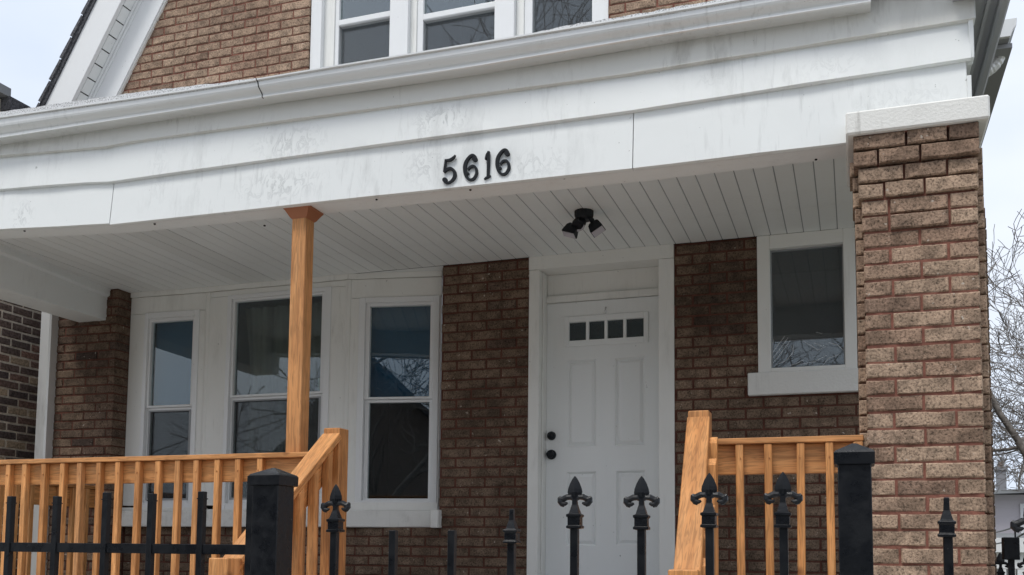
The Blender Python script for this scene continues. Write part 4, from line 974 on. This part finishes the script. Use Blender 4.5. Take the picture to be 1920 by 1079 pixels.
# ================================================================== downspout and neighbouring house on the left
YDS = YPI-.01
dsx0, dsx1 = onY(74.5, 700, YDS-.05).x, onY(98, 700, YDS-.05).x
ds = thing('downspout', 'white square downspout on the left brick corner of the house', 'downspout', (dsx0, YDS, 0))
MB().box(dsx0, dsx1-.02, YDS-.075, YDS+.03, .1, ZS+.3).build('pipe', 'white_gutter', ds, .012)
MB().box(dsx0+.005, dsx1-.001, YDS-.03, YDS+.03, ZD+.6, ZD+.63).build('strap', 'white_gutter', ds)
XN = -7.02
nb = thing('neighbour_house', 'house next door with dark and tan common brick side wall', 'house', (XN-3, 9, 0))
nz1 = CAMZ+3.9
nw = MB().box(XN-6, XN-.006, 5.2, 15, 0, nz1).build('side_wall', 'mortar_pale', nb)
def placeN(uc, zc, d): return Matrix.Translation((XN+d, uc, zc)) @ Matrix.Rotation(math.pi/2, 4, 'Z')
nbk = brick_rows(5.22, 8.6, CAMZ-1.2, CAMZ+3.4, [], .075, .225, .016, .02); nvis = sum(onscreen(XN, b[0], b[1]) and b[0] > 6.2 for b in nbk)
lay(nbk, placeN, 'brick_mixed', nw, .08, min(280, nvis), jit=.003, keyf=lambda b: (not (onscreen(XN, b[0], b[1]) and b[0] > 6.2), b[1] > CAMZ+1.9))
er = onX(0, 215, XN+.2)
MB().prism([(XN+.06, 5.0, er.z-.42), (XN+.06, 5.0, er.z-.3), (XN-3.2, 5.0, er.z+1.2), (XN-6.6, 5.0, er.z-.3), (XN-6.6, 5.0, er.z-.42)], (0, 10, 0)).build('roof', 'shingle', nb)
ev0 = onX(57, 205, XN+.1)
MB().box(XN-.3, XN+.1, 6.4, ev0.y, ev0.z-.1, ev0.z+.02).build('dormer_eave', 'shingle', nb); MB().box(XN-.3, XN+.08, 6.3, ev0.y-.2, ev0.z+.02, ev0.z+.1).build('dormer_eave', 'roof_grey', nb)

# ================================================================== background on the right: house, tree, wires
YH = 24
h0_, h1_ = onY(1845, 1000, YH), onY(2060, 1000, YH); zr_ = onY(1890, 928, YH).z; zpz = onY(1890, 1011, YH).z
bh = thing('sided_house', 'pale lilac sided house with a chimney beyond the side passage', 'house', ((h0_.x+h1_.x)/2, YH+3, 0))
MB().box(h0_.x, h1_.x, YH, YH+7, 0, zr_).build('wall', 'lilac_siding', bh)
MB().quadbox([(h0_.x-.4, YH-.4, zr_-.02), (h1_.x+.4, YH-.4, zr_+.1), (h1_.x+.4, YH-.4, zr_+.17), (h0_.x-.4, YH-.4, zr_+.06), (h0_.x-.4, YH+7.4, zr_-.02), (h1_.x+.4, YH+7.4, zr_+.1), (h1_.x+.4, YH+7.4, zr_+.17), (h0_.x-.4, YH+7.4, zr_+.06)]).build('roof', 'roof_grey', bh)
c0, c1 = onY(1871, 900, YH+2), onY(1887, 900, YH+2); cz = onY(1879, 876, YH+2).z
ch = MB().box(c0.x, c1.x, YH+2, YH+2.35, zr_, cz).build('chimney', 'house_grey', bh); MB().box(c0.x-.03, c1.x+.03, YH+1.97, YH+2.38, cz-.08, cz).build('chimney_cap', 'house_grey', ch)
cm = MB().rings(((c0.x+c1.x)/2, YH+2.17, cz), [(.06, 0), (.05, .14)], 8, 0).build('chimney_pot', 'house_brown', ch)
MB().box(h0_.x-.2, h1_.x, YH-1.6, YH-.01, onY(1890, 1036, YH-1).z, zpz).build('porch_band', 'pale_paint', bh); MB().box(h0_.x-.1, h1_.x, YH-1.45, YH-.02, zpz+.001, zpz+.1).build('porch_roof', 'roof_grey', bh)
MB().box(h0_.x-.1, h1_.x, YH-1.5, YH-1.42, onY(1890, 1066, YH-1).z, onY(1890, 1037, YH-1).z).build('porch_frieze', 'pale_paint', bh)
for i in range(6):
    a = onY(1869+i*17, 1000, YH-1.3).x; MB().box(a, a+.13, YH-1.5, YH-1.4, .5, onY(1890, 1067, YH-1).z).build('porch_column', 'pale_paint', bh)
wn = onY(1916, 992, YH-.03); f_ = MB().box(wn.x-.02, wn.x+.9, YH-.05, YH-.005, wn.z-.6, wn.z+.55).build('window', 'pale_paint', bh); MB().box(wn.x+.05, wn.x+.8, YH-.06, YH-.051, wn.z-.5, wn.z+.45).build('pane', 'interior_dark', f_)

def tree(label, base, height, seed, spread=.9, depth=6, lean=(0, 0), r0=.17, fork=.3, group='bare trees', ns=(2, 3), minr=.0045):
    rr = random.Random(seed); t_ = thing('bare_tree', label, 'tree', base, group)
    trunk, crown = MB(), MB()
    def grow(p, d, l, r_, lv):
        n = 4 if lv < 3 else 3; pts = [p]; q = p.copy(); dd = d.copy(); rad = [r_]
        for i in range(n):
            dd = (dd+Vector((rr.gauss(0, .13), rr.gauss(0, .13), rr.gauss(.03, .1)))).normalized(); q = q+dd*(l/n); pts.append(q.copy()); rad.append(max(minr, r_*(1-.42*(i+1)/n)))
        (trunk if lv == 0 else crown).tube(pts, rad, 8 if lv < 2 else 5 if lv < 4 else 3, cap=False)
        if lv >= depth: return
        k = rr.randint(*ns)+(1 if lv < 2 else 0)
        for j in range(k):
            f = 1 if j == 0 else rr.uniform(.35, 1); idx = min(n, max(1, int(round(f*n)))); ax = Vector((rr.gauss(0, 1), rr.gauss(0, 1), rr.gauss(0, .7))).normalized()
            nd = (dd*(.85 if j == 0 else .55)+ax*spread*(.45 if j == 0 else .8)+Vector((0, 0, .1))).normalized()
            grow(pts[idx].copy(), nd, l*rr.uniform(.62, .86), rad[idx]*(.82 if j == 0 else rr.uniform(.5, .7)), lv+1)
    grow(Vector(base), Vector((lean[0], lean[1], 1)).normalized(), height*fork, r0, 0)
    trunk.build('trunk', 'bark', t_, smooth=True); crown.build('crown', 'bark', t_, smooth=True)
    return t_
tb = onY(2120, 1000, 13)
tree('tall leafless tree beyond the brick pillar and side passage', (tb.x, 13, 0), 13.5, 21, .95, 9, (-.06, 0), .24, .2, minr=.004)
tree('slender leafless tree behind the sided house', (onY(1935, 900, 32).x, 32, 0), 10, 4, .9, 7, (-.03, 0), .2, .25, minr=.012)
for i, (a, b, nm) in enumerate((((1855, 1000), (1935, 922), 'upper'), ((1855, 1022), (1935, 944), 'lower'))):
    A_, B_ = onY(*a, 16), onY(*b, 11); B_ = A_+(B_-A_)*2.2
    pts = [A_.lerp(B_, k/12)-Vector((0, 0, .25*math.sin(math.pi*k/12))) for k in range(13)]
    o = MB().tube(pts, .011, 5).build('overhead_wire', 'black_iron'); tag(o, '%s sagging overhead wire in front of the lilac house' % nm, 'wire', 'overhead wires')

# ================================================================== across the street (seen in the window glass)
def street_house(label, x0, x1, y, wallh, peak, mat, roofm):
    t_ = thing('street_house', label, 'house', ((x0+x1)/2, y-4, 0)); xm = (x0+x1)/2
    MB().prism([(x0, y, 0), (x1, y, 0), (x1, y, wallh), (xm, y, peak), (x0, y, wallh)], (0, -9, 0)).build('wall', mat, t_)
    for s_ in (0, 1):
        a, b = ((x0-.4, wallh-.35), (xm, peak+.05)) if s_ == 0 else ((xm, peak+.05), (x1+.4, wallh-.35))
        MB().quadbox([(a[0], y+.5, a[1]), (b[0], y+.5, b[1]), (b[0], y+.5, b[1]+.2), (a[0], y+.5, a[1]+.2), (a[0], y-9.4, a[1]), (b[0], y-9.4, b[1]), (b[0], y-9.4, b[1]+.2), (a[0], y-9.4, a[1]+.2)]).build('roof', roofm, t_)
    for k, (fx, z) in enumerate(((.25, 1.6), (.68, 1.6), (.42, wallh-.2))):
        xx = x0+(x1-x0)*fx; f_ = MB().box(xx-.55, xx+.55, y+.01, y+.06, z-.1, z+1.5).build('window', 'house_trim', t_); MB().box(xx-.45, xx+.45, y+.061, y+.07, z, z+1.4).build('pane', 'interior_dark', f_)
    return t_
street_house('dark brown gabled house across the street', -9.5, -3.0, -15, 4.2, 7.2, 'house_brown', 'shingle')
street_house('grey gabled house across the street', -1.2, 5.6, -15.5, 4.6, 7.4, 'house_grey', 'roof_grey')
street_house('dark brick gabled house further along across the street', -18, -11.2, -15, 4.6, 8.0, 'house_brown', 'roof_grey')
street_house('brown gabled house at the corner across the street', 7.4, 14, -15, 4.4, 7.4, 'house_brown', 'shingle')
tree('tall leafless parkway tree beside the sidewalk', (-6.6, -2.2, 0), 15, 41, .85, 7, (0, 0), .24, .25, minr=.008)
tree('leafless tree before the dark brown house across the street', (-5.5, -12, 0), 11, 8, .9, 6, (0, 0), .2, .25, minr=.01)
tree('leafless tree before the grey gabled house across the street', (2.2, -12.5, 0), 12, 15, .9, 6, (0, 0), .22, .25, minr=.01)
tree('leafless tree before the house further along across the street', (-12.5, -12, 0), 11, 33, .9, 6, (0, 0), .2, .25, minr=.01)
